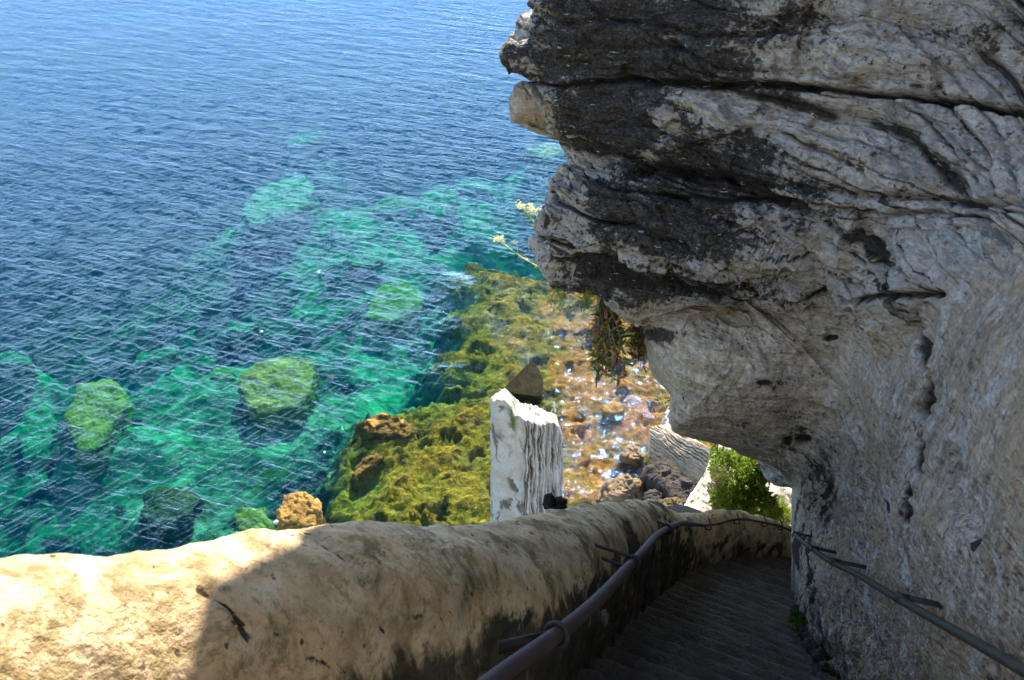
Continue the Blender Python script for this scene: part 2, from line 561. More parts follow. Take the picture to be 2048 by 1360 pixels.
CTRL = np.array([
    (1150, -300, 3.35), (1300, -300, 3.15), (1600, -300, 2.95), (1850, -300, 2.85), (2048, -300, 2.75), (2500, -300, 2.5),
    (1065, 0, 3.45), (1250, 0, 3.3), (1500, 0, 3.15), (1700, 0, 3.0), (1850, 0, 2.9), (2048, 0, 2.75), (2500, 0, 2.4),
    (1040, 150, 3.65), (1250, 150, 3.45), (1500, 150, 3.25), (1850, 150, 2.9), (2048, 150, 2.7),
    (1135, 300, 3.8), (1300, 300, 3.55), (1500, 300, 3.4), (1850, 300, 2.9), (2048, 300, 2.6),
    (1080, 480, 3.8), (1250, 480, 3.65), (1500, 480, 3.55), (1700, 480, 3.3), (1850, 480, 2.95), (2048, 480, 2.5), (2500, 480, 1.9),
    (1170, 580, 4.0), (1300, 580, 3.9), (1500, 580, 3.95), (1700, 580, 3.6), (1850, 580, 3.0), (2048, 580, 2.35),
    (1290, 650, 4.05), (1500, 650, 3.95), (1650, 650, 3.85), (1750, 650, 3.6), (1850, 650, 3.05),
    (1300, 740, 4.0), (1500, 740, 3.9), (1600, 740, 3.95), (1660, 740, 3.95), (1750, 740, 3.65), (1340, 795, 4.05), (1500, 795, 4.0), (1600, 795, 4.0), (1850, 740, 3.0), (2048, 740, 2.15), (2500, 740, 1.5),
    (1345, 850, 4.25), (1450, 850, 4.3), (1550, 850, 4.3), (1620, 850, 4.3), (1660, 850, 4.15), (1700, 850, 4.0), (1750, 850, 3.65), (1850, 850, 3.0), (2048, 850, 2.1),
    (1440, 890, 4.9), (1530, 920, 5.6), (1600, 920, 5.1), (1640, 920, 4.6), (1700, 920, 4.1),
    (1590, 975, 7.8), (1620, 970, 5.9), (1660, 970, 4.7), (1700, 970, 4.2), (1750, 970, 3.9), (1850, 970, 3.0), (2048, 970, 2.1),
    (1590, 1140, 7.9), (1610, 1140, 7.0), (1640, 1140, 6.0), (1700, 1140, 4.75), (1750, 1140, 4.1), (1850, 1140, 3.15), (2048, 1140, 2.2), (2500, 1140, 1.45),
    (1590, 1270, 8.6), (1640, 1270, 6.5), (1750, 1370, 4.75), (1850, 1400, 3.75), (2048, 1400, 2.6), (2500, 1400, 1.7),
    (1590, 1800, 8.0), (1750, 1800, 5.0), (2048, 1800, 3.0), (2500, 1800, 2.0)], float)


def rbf_fit(xy, val, lam=.004):
    d = np.linalg.norm(xy[:, None] - xy[None], axis=-1)
    K = np.where(d > 0, d**2 * np.log(d + 1e-9), 0) + lam * np.eye(len(xy))
    Q = np.concatenate([np.ones((len(xy), 1)), xy], 1)
    A = np.block([[K, Q], [Q.T, np.zeros((3, 3))]])
    w = np.linalg.solve(A, np.concatenate([val, np.zeros(3)]))

    def f(p):
        out = np.empty(len(p))
        for s in range(0, len(p), 20000):
            q = p[s:s + 20000]
            dd = np.linalg.norm(q[:, None] - xy[None], axis=-1)
            out[s:s + 20000] = (dd**2 * np.log(dd + 1e-9)) @ w[:-3] + w[-3] + q @ w[-2:]
        return out
    return f


_f = rbf_fit(CTRL[:, :2] / 500.0, np.log(CTRL[:, 2]))


def depth(px, py):
    q = np.stack([px.ravel() / 500.0, py.ravel() / 500.0], 1)
    return np.exp(_f(q)).reshape(px.shape)


def polydist(px, py, poly):
    out = np.full(px.shape, 1e9)
    for a, b in zip(poly[:-1], poly[1:]):
        ab = b - a
        t = np.clip(((px - a[0]) * ab[0] + (py - a[1]) * ab[1]) / (ab @ ab), 0, 1)
        out = np.minimum(out, np.hypot(px - a[0] - t * ab[0], py - a[1] - t * ab[1]))
    return out


def strata(Pw):
    """Bedded relief: ledges of uneven thickness with dark joints between them. Returns (height, joint mask)."""
    wx = fbm(Pw * .45, 3)
    z = Pw[..., 2] + .22 * wx + .10 * (Pw @ R_) * .5 + .03 * fbm(Pw * 3.1, 3)
    tot = 0; joint = 0
    for fr, amp, seed in ((2.1, .13, 0.), (5.6, .085, 31.), (15., .036, 67.)):
        t = z * fr
        o = np.stack([t * .8 + seed, t * 0 + seed, t * 0], -1)
        t = t + .55 * perlin(o)
        k = np.floor(t); f = t - k
        hk = perlin(np.stack([k * 1.37 + seed, Pw @ R_ * .55 + k * 3.1, k * .71 + 0 * k], -1))
        shape = np.clip(1 - np.abs(2 * f - 1)**3.2, 0, 1)
        brk = sstep(-.25, .25, perlin(np.stack([Pw @ R_ * .8 + k * 5.3, k * 1.9 + seed, f * 0], -1)))
        tot = tot + amp * (shape - .6 + hk * 1.1) * (.45 + .55 * brk)
        joint = np.maximum(joint, (1 - sstep(.0, .16, np.minimum(f, 1 - f))) * brk * (amp / .17)**.35)
    return tot, joint


def build_cliff():
    ys = np.concatenate([np.linspace(-300, 0, 40)[:-1], np.linspace(0, 1360, 640), np.linspace(1360, 1800, 30)[1:]])
    left = np.interp(ys, SIL[:, 1], SIL[:, 0])
    us = np.concatenate([np.linspace(0, .10, 60)[:-1], np.linspace(.10, 1, 440)])
    px = left[:, None] + (us[None]**1.0) * (2100 - left)[:, None]
    # beyond the right frame edge
    xr = np.linspace(2100, 2600, 26)[1:]
    px = np.concatenate([px, np.repeat(xr[None], len(ys), 0)], 1)
    py = np.repeat(ys[:, None], px.shape[1], 1)
    v = depth(px, py)
    ds = polydist(px, py, SIL)
    w_e = np.where(py < 880, 95, 60)
    q = np.clip(ds / w_e, 0, 1)
    v = v * (1 + .085 * (1 - np.sqrt(np.clip(1 - (1 - q)**2, 0, 1))))
    G = P(px, py, v)
    # relief
    n = grid_normals(G)
    s = np.sign(np.einsum('ijk,ijk->ij', n, CAM - G)); n = n * s[..., None]
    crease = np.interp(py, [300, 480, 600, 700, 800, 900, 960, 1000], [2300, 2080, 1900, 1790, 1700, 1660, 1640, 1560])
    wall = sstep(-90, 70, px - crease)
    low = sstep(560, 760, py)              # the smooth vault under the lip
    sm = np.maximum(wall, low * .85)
    hs, joint = strata(G)
    pw = G + .25 * np.stack([fbm(G * .9, 2), fbm(G * .9 + 40, 2), fbm(G * .9 + 80, 2)], -1)
    big = .10 * fbm(pw * 1.3, 3)
    lump = .05 * ridged(G * np.array([2.2, 2.2, 3.6]), 4)
    med = .022 * fbm(G * 6, 4)
    fin = .009 * fbm(G * 24, 3)
    att = np.clip(v / 3.6, .4, 1.4)
    Gr = np.stack([G @ R_, G @ DH, G[..., 2]], -1) + .06 * np.stack([fbm(G * 3, 2), fbm(G * 3 + 9, 2), fbm(G * 3 + 19, 2)], -1)
    fa, ea = facets(Gr * np.array([2.4, 2.4, 4.6]), 1)
    fb, eb = facets(Gr * np.array([7, 7, 15]), 2)
    fc, ec = facets(Gr * np.array([19, 19, 40]), 3)
    fac = .045 * fa + .026 * fb + .011 * fc
    lam_m = np.exp(-((py - np.interp(px, [1080, 1500, 2048], [430, 440, 500])) / 190)**2)
    zz = G[..., 2] + .10 * fbm(G * .8, 3) + .012 * fbm(G * 5, 3)
    tl = zz * 26 + 1.2 * perlin(np.stack([zz * 9, zz * 0, zz * 0], -1)); fl_ = tl - np.floor(tl)
    lbr = sstep(-.2, .3, perlin(np.stack([G @ R_ * 1.3 + np.floor(tl) * 7.1, np.floor(tl) * 1.9, 0 * tl], -1)))
    lam = lam_m * (.028 * (1 - np.abs(2 * fl_ - 1)**2) * lbr + .034 * perlin(np.stack([np.floor(tl) * 1.7, G @ R_ * .9, 0 * tl], -1)))
    lamj = lam_m * (1 - sstep(0, .22, np.minimum(fl_, 1 - fl_))) * lbr
    disp = (1 - sm) * (hs * .8 + big * .8 + lump * .5 + med + fac + lam) + sm * .10 * fac + sm * (.10 * hs + .05 * fbm(G * np.array([1.6, 1.6, .9]), 3) + .4 * med) + fin * .8
    # long hand-cut scars down the wall and a slipped slab
    ribs = sm * wall * .012 * ridged(G * np.array([9, 9, 1.2]), 3)
    disp = (disp + ribs) * att
    scar = np.zeros_like(px)
    for sx, sy, rx, ry, dp in ((1852, 705, 9, 34, .05), (1857, 800, 15, 36, .09), (1855, 905, 9, 45, .06), (1842, 1010, 7, 45, .05), (1777, 1022, 6, 22, .03), (1612, 872, 16, 10, .04), (1580, 868, 9, 7, .03), (1180, 553, 14, 8, .10), (1675, 668, 15, 6, .03), (1525, 762, 16, 5, .03)):
        wob = 9 * perlin(np.stack([py / 26.0, px * 0 + sx, px * 0], -1))
        g = np.exp(-(((px - sx - wob) / rx)**2 + ((py - sy) / ry)**2)**1.5)
        disp = disp - dp * g; scar = np.maximum(scar, g)
    tri = np.array([(1908, 882), (2006, 1010), (1996, 1048), (1962, 1104), (1888, 1000), (1908, 882)], float)
    ins = np.zeros(px.shape, bool)
    j = 0
    for i in range(1, len(tri)):
        a, b = tri[i - 1], tri[i]
        c = ((a[1] > py) != (b[1] > py)) & (px < (b[0] - a[0]) * (py - a[1]) / (b[1] - a[1] + 1e-9) + a[0])
        ins ^= c
    dt = polydist(px, py, tri)
    disp = disp - .045 * np.where(ins, sstep(0, 9, dt), 0)
    scar = np.maximum(scar, .8 * np.where(ins, 1 - sstep(3, 11, dt), 0) * (px > 1950))
    # two long hollows that part the main beds
    for pts, wd, dp in (([(1030, 168), (1140, 172), (1250, 160), (1420, 172), (1560, 168), (1760, 192), (1900, 196), (2100, 200)], 7, .11),
                        ([(1080, 275), (1230, 305), (1400, 345), (1600, 372), (1800, 392), (2100, 420)], 8, .05),
                        ([(1240, 385), (1420, 398), (1620, 405), (1800, 425), (2100, 432)], 5, .05),
                        ([(1095, 490), (1230, 535), (1390, 560), (1600, 575), (1900, 590)], 6, .06),
                        ([(1075, 470), (1190, 505), (1300, 540)], 5, .07),
                        ([(1150, 48), (1230, 40), (1330, 50), (1420, 75), (1560, 70)], 6, .05)):
        pl = np.array(pts, float)
        dd = polydist(px, py + 6 * perlin(np.stack([px / 35.0, py / 60.0, px * 0], -1)), pl)
        g = np.exp(-(dd / wd)**2)
        disp = disp - dp * g; scar = np.maximum(scar, g * (.5 if dp > .05 else .3))
    edge = np.exp(-(ds / 22)**2)
    disp = disp * (1 - .7 * edge)
    G = G + n * disp[..., None]
    # colour masks
    st = np.zeros_like(px)
    for sx, sy, rx, ry, am in ((1300, 90, 300, 130, 1.25), (1240, 240, 230, 85, 1.2), (1330, 400, 260, 80, .9), (1480, 120, 190, 110, .95), (1400, 330, 260, 90, .85), (1560, 330, 110, 60, .5), (1330, 445, 260, 60, .9),
                               (1320, 545, 240, 34, 1.0), (1640, 330, 140, 60, .35), (1560, 440, 220, 40, .5), (1950, 60, 190, 40, .35), (1960, 250, 160, 40, .3), (1800, 310, 120, 40, .3),
                               (1330, 672, 60, 12, .9), (1480, 800, 190, 22, .3), (1600, 862, 50, 22, .4), (1650, 930, 26, 60, .4), (1110, 450, 60, 30, .4)):
        st = np.maximum(st, am * np.exp(-(((px - sx) / rx)**2 + ((py - sy) / ry)**2)))
    # fresh pale scars where rock has broken off; one sunlit lip spot painted pale
    for sx, sy, rx, ry, am in ((1450, 205, 55, 45, .7), (1352, 250, 30, 60, .6), (1690, 250, 60, 60, .6), (1600, 130, 110, 45, .55), (1352, 75, 45, 14, .9), (1290, 312, 18, 12, .7), (1130, 300, 40, 60, .8), (1075, 225, 55, 45, .9),
                               (1120, 400, 60, 45, .6), (1600, 495, 250, 16, .5), (1085, 488, 26, 14, .8), (1050, 60, 30, 40, .4)):
        st = st - am * np.exp(-(((px - sx) / rx)**2 + ((py - sy) / ry)**2))
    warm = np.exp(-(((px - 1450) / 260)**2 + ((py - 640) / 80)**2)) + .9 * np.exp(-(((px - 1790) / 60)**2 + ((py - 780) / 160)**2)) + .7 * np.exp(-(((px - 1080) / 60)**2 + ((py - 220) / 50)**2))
    crev = np.clip(lamj * (1 - sm) * .8 + joint * (1 - sm) * .75 * sstep(-.15, .3, fbm(G * 1.7, 3) + .1) + scar + .28 * sstep(.0, -.12, disp) * (1 - sm), 0, 1)
    # drip bands at the corner pillar
    cx = np.interp(py, [900, 960, 1000, 1100, 1250], [1640, 1650, 1640, 1615, 1610])
    band = np.exp(-((px - cx) / 44)**2) * sstep(900, 990, py)
    stripes = sstep(.02, .22, perlin(np.stack([(px - cx) / 7.0 + 1.2 * perlin(np.stack([py / 90, px * 0, px * 0], -1)), py / 150.0, px * 0], -1)))
    crev = np.clip(np.maximum(crev, band * stripes * .85), 0, 1)
    st = st + band * .2

    nr, nc = px.shape
    # return of the rock behind the silhouette, run deep unseen to shade the steps
    r0 = ray(px[:, 0], py[:, 0])
    back = r0 * .95 + R_ * np.interp(ys, [500, 580, 880, 960], [.45, .12, .12, .35])[:, None] + np.array([0, 0, 1.0]) * np.interp(ys, [500, 650, 900, 1000], [0, .45, .7, 0])[:, None] + DH * np.interp(ys, [950, 1000], [0, .1])[:, None]
    back /= np.linalg.norm(back, axis=1, keepdims=True)
    ks = np.linspace(0, 1, 36)[1:]**1.6 * 9.5
    b0 = r0 * .95 + R_ * 1.15; b0 /= np.linalg.norm(b0, axis=1, keepdims=True)
    kin = np.minimum(ks, .6) * 1.0; kout = np.maximum(ks - .6, 0)
    upper = 1 - sstep(500, 570, ys)[:, None, None]
    ret = G[:, :1] + upper * (b0[:, None] * kin[None, :, None] + back[:, None] * kout[None, :, None]) + (1 - upper) * back[:, None] * ks[None, :, None]
    ret = ret + .05 * (ks[None, :, None] / 8.0)**.3 * fbm(ret * 2.5, 3)[..., None] * np.array([0, 1, 0])
    full = np.concatenate([ret[:, ::-1], G], 1)

    def ext(a, fill=None):
        e = np.repeat(a[:, :1], len(ks), 1) if fill is None else np.full((nr, len(ks)), fill)
        return np.concatenate([e, a], 1)
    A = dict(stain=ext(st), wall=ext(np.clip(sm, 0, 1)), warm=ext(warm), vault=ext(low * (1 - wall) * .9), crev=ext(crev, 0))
    # the cliff goes on upward above the frame
    up = np.linspace(0, 1, 100)[1:]**1.6 * 10.0
    top = full[0]
    ext_up = []
    for h in up[::-1]:
        lean = -DH * .10 * h + R_ * UPLEAN(h)
        row = top + np.array([0, 0, 1.0]) * h + lean
        ext_up.append(row)
    ext_up = np.array(ext_up)
    nn = strata(ext_up)[0]
    ext_up = ext_up - DH * (nn * 1.0 * np.minimum(1, up[::-1, None] / .6))[..., None]
    full = np.concatenate([ext_up, full], 0)
    for k in A:
        A[k] = np.concatenate([np.repeat(A[k][:1], len(up), 0), A[k]], 0)
    # and back past the photographer's right shoulder
    rt = full[:, -1]
    bk = np.linspace(0, 1, 14)[1:] * 6.0
    extr = rt[:, None] + (-DH * .96 + R_ * .12)[None, None] * bk[None, :, None] + np.array([0, 0, .35]) * bk[None, :, None]
    full = np.concatenate([full, extr], 1)
    for k in A:
        A[k] = np.concatenate([A[k], np.repeat(A[k][:, -1:], len(bk), 1)], 1)
    Fc = grid_faces(*full.shape[:2])
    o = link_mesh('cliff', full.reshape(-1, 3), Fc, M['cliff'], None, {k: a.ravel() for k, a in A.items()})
    structure(o, 'grey and cream bedded limestone cliff overhanging the dark steps', 'cliff')
    return o


def UPLEAN(h):
    return float(np.interp(h, [0, 1, 1.5, 1.9, 2.15, 2.24, 2.35, 2.5, 2.8, 3.2, 5, 10], [0, -.15, -.22, -.21, -.255, -.19, -.03, .25, .5, .85, 1.15, 1.5]))  # unseen upper edge shaped so its shadow falls across the parapet


# ------------------------------------------------------------------ parapet
CREST = [(-520, 1118, .80), (-250, 1106, .97), (0, 1092, 1.16), (60, 1087, 1.21), (130, 1080, 1.28), (310, 1072, 1.45), (440, 1060, 1.62), (520, 1047, 1.75), (600, 1042, 1.88), (760, 1040, 2.27), (850, 1040, 2.55),
         (930, 1046, 2.88), (985, 1038, 3.15), (1040, 1027, 3.5), (1100, 1012, 3.9), (1150, 1007, 4.4), (1190, 1004, 4.9), (1240, 1000, 5.6), (1285, 997, 6.4), (1325, 1011, 7.2), (1370, 1024, 8.0), (1400, 1022, 8.35),
         (1440, 1014, 8.7), (1480, 1019, 9.0), (1505, 1028, 9.2), (1535, 1033, 9.5), (1560, 1042, 9.8), (1585, 1052, 10.1), (1640, 1075, 10.6), (1720, 1110, 11.2)]
# height along the wall's inner side: (inward, down)
PROF = np.array([(-.05, -7.0), (-.04, -3.0), (-.03, -1.2), (-.02, -.35), (-.008, -.10), (0, -.035), (.03, -.004), (.08, .0), (.15, -.012), (.22, -.045), (.28, -.10), (.325, -.17), (.35, -.26), (.358, -.36), (.362, -.55), (.36, -.9), (.35, -1.4), (.34, -1.9), (.34, -2.6)])


def parapet_frame(n=760):
    C = np.array([P(*c) for c in CREST])
    C = np.concatenate([[C[0] - D * 6.0 + R_ * .25, C[0] - D * 3.0 + R_ * .08, C[0] - D * 1.2], C])
    t = np.concatenate([[0], np.cumsum(np.linalg.norm(np.diff(C, axis=0), axis=1))])
    # more stations close to the camera
    u = np.linspace(0, 1, n)
    s0 = t[3]
    ub = np.linspace(0, 1, 50)[:-1]
    ss = np.concatenate([s0 * ub, s0 + (t[-1] - s0) * (.45 * u + .55 * u**2)])
    fine = catmull(C, 4000)
    tf = np.linspace(0, t[-1], 4000)
    Q = np.stack([np.interp(ss, tf, fine[:, k]) for k in range(3)], 1)
    sm = np.stack([np.convolve(np.pad(fine[:, k], 150, mode='edge'), np.ones(301) / 301, 'valid') for k in range(3)], 1)
    T = np.gradient(sm, axis=0); T = np.stack([np.interp(ss, tf, T[:, k]) for k in range(3)], 1)
    T[:, 2] = 0; T /= np.linalg.norm(T, axis=1, keepdims=True)
    I = np.stack([T[:, 1], -T[:, 0], 0 * T[:, 0]], 1)
    return ss, Q, T, I


def build_parapet():
    ss, Q, T, I = parapet_frame()
    tp = np.concatenate([[0], np.cumsum(np.linalg.norm(np.diff(PROF, axis=0), axis=1))])
    tf = np.linspace(0, 1, 3000)
    fine = catmull(PROF, 6000)
    # resample: dense round the crest and the inner side
    w = np.interp(fine[:, 1], [-7, -2.6, -1.2, -.4, 0], [.05, .3, .9, 2.2, 3])
    cs = np.concatenate([[0], np.cumsum(np.linalg.norm(np.diff(fine, axis=0), axis=1) * w[1:])])
    pr = np.stack([np.interp(np.linspace(0, cs[-1], 150), cs, fine[:, k]) for k in range(2)], 1)
    scale_w = np.interp(ss - 6.0, [0, 1.0, 3, 6, 9, 12], [1.0, 1.0, 1.0, .75, .55, .5])
    G = Q[:, None] + I[:, None] * (pr[None, :, :1] * scale_w[:, None, None]) + np.array([0, 0, 1.0]) * pr[None, :, 1:]
    n = grid_normals(G)
    ctr = (Q + I * .17 - np.array([0, 0, .5]))[:, None]
    s = np.sign(np.einsum('ijk,ijk->ij', n, G - ctr)); n = n * s[..., None]
    S = np.repeat(ss[:, None], len(pr), 1); dpt = np.repeat(-pr[None, :, 1], len(ss), 0); inw = np.repeat(pr[None, :, 0], len(ss), 0)
    inner = sstep(.17, .42, dpt) * (inw > .1)
    disp = .022 * fbm(G * 2.3, 3) + .007 * fbm(G * 9, 3) + .0025 * fbm(G * 34, 3)
    disp = disp + inner * .016 * ridged(G * np.array([5, 5, .9]), 3)
    # fissures across the coping, and one along the shoulder
    crack = np.zeros_like(S)
    wob = .03 * fbm(np.stack([dpt * 4, S * 0, inw * 5], -1), 3)

    def cut(s0, lean, wd, dp, lo=0.0, hi=9.0):
        nonlocal disp, crack
        path = inw * lean + np.clip(dpt - .2, 0, 1) * lean * .3
        g = np.exp(-((S - s0 - path - wob) / wd)**2) * ((dpt >= lo) & (dpt <= hi) & (inw > -.01))
        disp = disp - dp * g; crack = np.maximum(crack, g)
    return ss, Q, T, I, G, n, disp, crack, inner, S, dpt, inw, cut, wob


def finish_parapet():
    global ss, disp_p
    ss, Q, T, I, G, n, disp, crack, inner, S, dpt, inw, cut, wob = build_parapet()
    B = {}

    def s_at(px, py):
        """arc position of the wall point seen nearest to a pixel"""
        r = ray(px, py); d = (G - CAM); t = np.einsum('ijk,k->ij', d, r)
        e = np.linalg.norm(d - t[..., None] * r, axis=-1) / t
        e[(inw < 0) | (t <= .3)] = 9
        i, j = np.unravel_index(np.argmin(e), e.shape)
        return i, j
    def add_crack(pix, wd, dp, amp=1.0):
        """a fissure that follows a line on the wall's surface"""
        nonlocal disp, crack
        q = np.array([(S[s_at(*p)], dpt[s_at(*p)], inw[s_at(*p)]) for p in pix])
        pts = np.array([G[s_at(*p)] for p in pix])
        pts = catmull(pts, 60)
        Gw = G + .025 * np.stack([fbm(G * 9, 3), fbm(G * 9 + 30, 3), fbm(G * 9 + 60, 3)], -1)
        m = np.full(S.shape, 1e9)
        for p in pts:
            m = np.minimum(m, np.linalg.norm(Gw - p, axis=-1))
        wv = wd * (1 + .6 * perlin(G * 14))
        g = np.exp(-(m / wv)**2) * amp
        disp = disp - dp * g; crack = np.maximum(crack, g)
    add_crack([(545, 1048), (590, 1062), (650, 1090), (705, 1130), (730, 1175), (740, 1215)], .0055, .012)
    add_crack([(330, 1110), (395, 1150), (430, 1190), (480, 1230), (490, 1285), (505, 1330)], .0065, .012)
    add_crack([(868, 1052), (905, 1085), (930, 1120), (945, 1165), (975, 1175)], .005, .010)
    add_crack([(700, 1270), (780, 1262), (850, 1258), (905, 1205), (945, 1185), (985, 1172), (1060, 1165), (1130, 1120), (1215, 1070)], .006, .012)
    add_crack([(560, 1325), (640, 1340), (700, 1350)], .007, .010, .8)
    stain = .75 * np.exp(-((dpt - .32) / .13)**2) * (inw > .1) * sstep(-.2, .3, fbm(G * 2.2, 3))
    stain = stain + .8 * sstep(2.0, 3.6, S - 6) * (1 - .5 * sstep(6.6, 7.6, S - 6)) * sstep(-.2, .5, fbm(np.stack([S * 3.0, dpt * 1.2, inw * 2], -1), 3))  # farther stretch darkened: black streaks plus shade put into the stain
    G2 = G + n * disp[..., None]
    lower = sstep(6.6, 7.6, S - 6)
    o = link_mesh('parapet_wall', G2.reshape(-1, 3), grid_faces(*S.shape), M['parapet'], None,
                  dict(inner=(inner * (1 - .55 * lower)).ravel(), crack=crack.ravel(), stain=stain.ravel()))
    tag(o, 'tan rendered parapet wall with a rounded cracked top beside the steps', 'wall')
    flat = G2[(inw > .12) & (dpt < 2.2)].reshape(-1, 3)
    df = flat - CAM; df = df[df @ FW > .5]; L = np.linalg.norm(df, axis=1)

    def surf(px, py, off):
        r = ray(px, py); t = df @ r
        e = np.linalg.norm(df - t[:, None] * r, axis=1) / L
        m = e < .006
        if not m.any():
            m = e <= e.min() * 1.5
        return CAM + r * (t[m].min() - off)
    return surf


# ------------------------------------------------------------------ sea floor, sea
SHELF_PIX = [(560, 1062), (640, 1032), (690, 975), (704, 945), (688, 905), (708, 868), (725, 842), (790, 815), (855, 785), (890, 765), (912, 738), (905, 700), (925, 655), (918, 610), (938, 570), (915, 525), (960, 505), (1040, 520), (1110, 540)]
SHELF = [tuple(PZ(*p)[:2]) for p in SHELF_PIX] + [(12, 48), (30, 52), (60, 40), (60, -20), (-40, -20), (-40, 8), (-20, 16), (-13, 20)]
SHELF = np.array(SHELF)


def sdist(x, y, poly):
    q = np.concatenate([poly, poly[:1]])
    d = polydist(x, y, q)
    ins = np.zeros(x.shape, bool)
    for a, b in zip(q[:-1], q[1:]):
        ins ^= ((a[1] > y) != (b[1] > y)) & (x < (b[0] - a[0]) * (y - a[1]) / (b[1] - a[1] + 1e-12) + a[0])
    return np.where(ins, d, -d)


MOUNDS = []


def shelf_mask(x, y):
    p = np.stack([x, y, x * 0], -1)
    d = sdist(x, y, SHELF) + 1.0 * fbm(p * .3, 3) + .7 * fbm(p * .9 + 3, 3) + .3 * fbm(p * 2.4, 2)
    return d


def floor_z(x, y):
    p = np.stack([x, y, x * 0], -1)
    d = shelf_mask(x, y)
    far = np.clip(-d, 0, None)
    deep = -4.2 - far * .30 - 2.5 * sstep(20, 60, far)
    deep = np.maximum(deep, -40) + 1.3 * fbm(p * .16, 4) + .5 * np.maximum(0, fbm(p * .5 + 5, 3))
    for mx, my, mr, mz in MOUNDS:
        g = np.exp(-(((x - mx)**2 + (y - my)**2) / (mr * mr))) * sstep(0, 1, 1 + .6 * fbm(p * .7 + mx, 2))
        deep = np.maximum(deep, deep + (mz - deep) * g)
    sh = -.34 + .26 * fbm(p * .55, 5, .55) + .13 * fbm(p * 2.6, 4) - .5 * sstep(2.5, 0, d)
    hole = sstep(.36, .62, fbm(p * .8 + 11 + .3 * fbm(p * 2, 2)[..., None], 4))
    sh = sh - .9 * hole
    sh = np.minimum(sh, -.04)
    k = sstep(-3.4, .5, d)
    return deep * (1 - k) + sh * k, sstep(-1.5, .35, d + .5 * fbm(p * 1.9 + 21, 3))


def nonuni(lo, a, b, hi, step, nout):
    mid = np.arange(a, b, step)
    l = a - (np.linspace(1, 0, nout + 1)[:-1]**3) * (a - lo)
    r = b + (np.linspace(0, 1, nout)**3) * (hi - b)
    return np.concatenate([l, mid, r])


def build_sea():
    xs = nonuni(-900, -26, 16, 900, .12, 60); ys = nonuni(-40, 17, 50, 1600, .12, 90)
    x, y = np.meshgrid(xs, ys)
    z, k = floor_z(x, y)
    vv = np.stack([x, y, z], -1)
    lit = np.clip(sstep(.3, 3.6, x) * 1.0 + .9 * np.exp(-(((x - 0.5) / 3)**2 + ((y - 22.5) / 2.2)**2)), 0, 1)  # orange-brown share of the ground, to the right and near the pillar
    o = link_mesh('seabed', vv.reshape(-1, 3), grid_faces(*x.shape), M['seabed'], None, dict(shelf=k.ravel(), inner=lit.ravel()))
    structure(o)
    # closed body of water
    xs = nonuni(-880, -26, 16, 880, .6, 20); ys = nonuni(-38, 17, 50, 1580, .6, 30)
    x, y = np.meshgrid(xs, ys)
    _, k = floor_z(x, y)
    top = np.stack([x, y, 0 * x], -1).reshape(-1, 3)
    nr, nc = x.shape
    Fc = [tuple(f)[::-1] for f in grid_faces(nr, nc)]
    Fc = [tuple(int(i) for i in f) for f in grid_faces(nr, nc)]
    base = len(top)
    a = np.arange(nr * nc).reshape(nr, nc)
    rim = list(a[0, :]) + list(a[1:, -1]) + list(a[-1, -2::-1]) + list(a[-2:0:-1, 0])
    low = top[rim] - np.array([0, 0, 70.0])
    V = np.concatenate([top, low])
    m = len(rim)
    for i in range(m):
        j = (i + 1) % m
        Fc.append((int(rim[j]), int(rim[i]), base + i, base + j))
    Fc.append(tuple(base + i for i in range(m))[::-1])
    w = link_mesh('sea', V, Fc, M['water'], None, dict(shelf=np.concatenate([k.ravel(), np.zeros(m)])))
    structure(w)


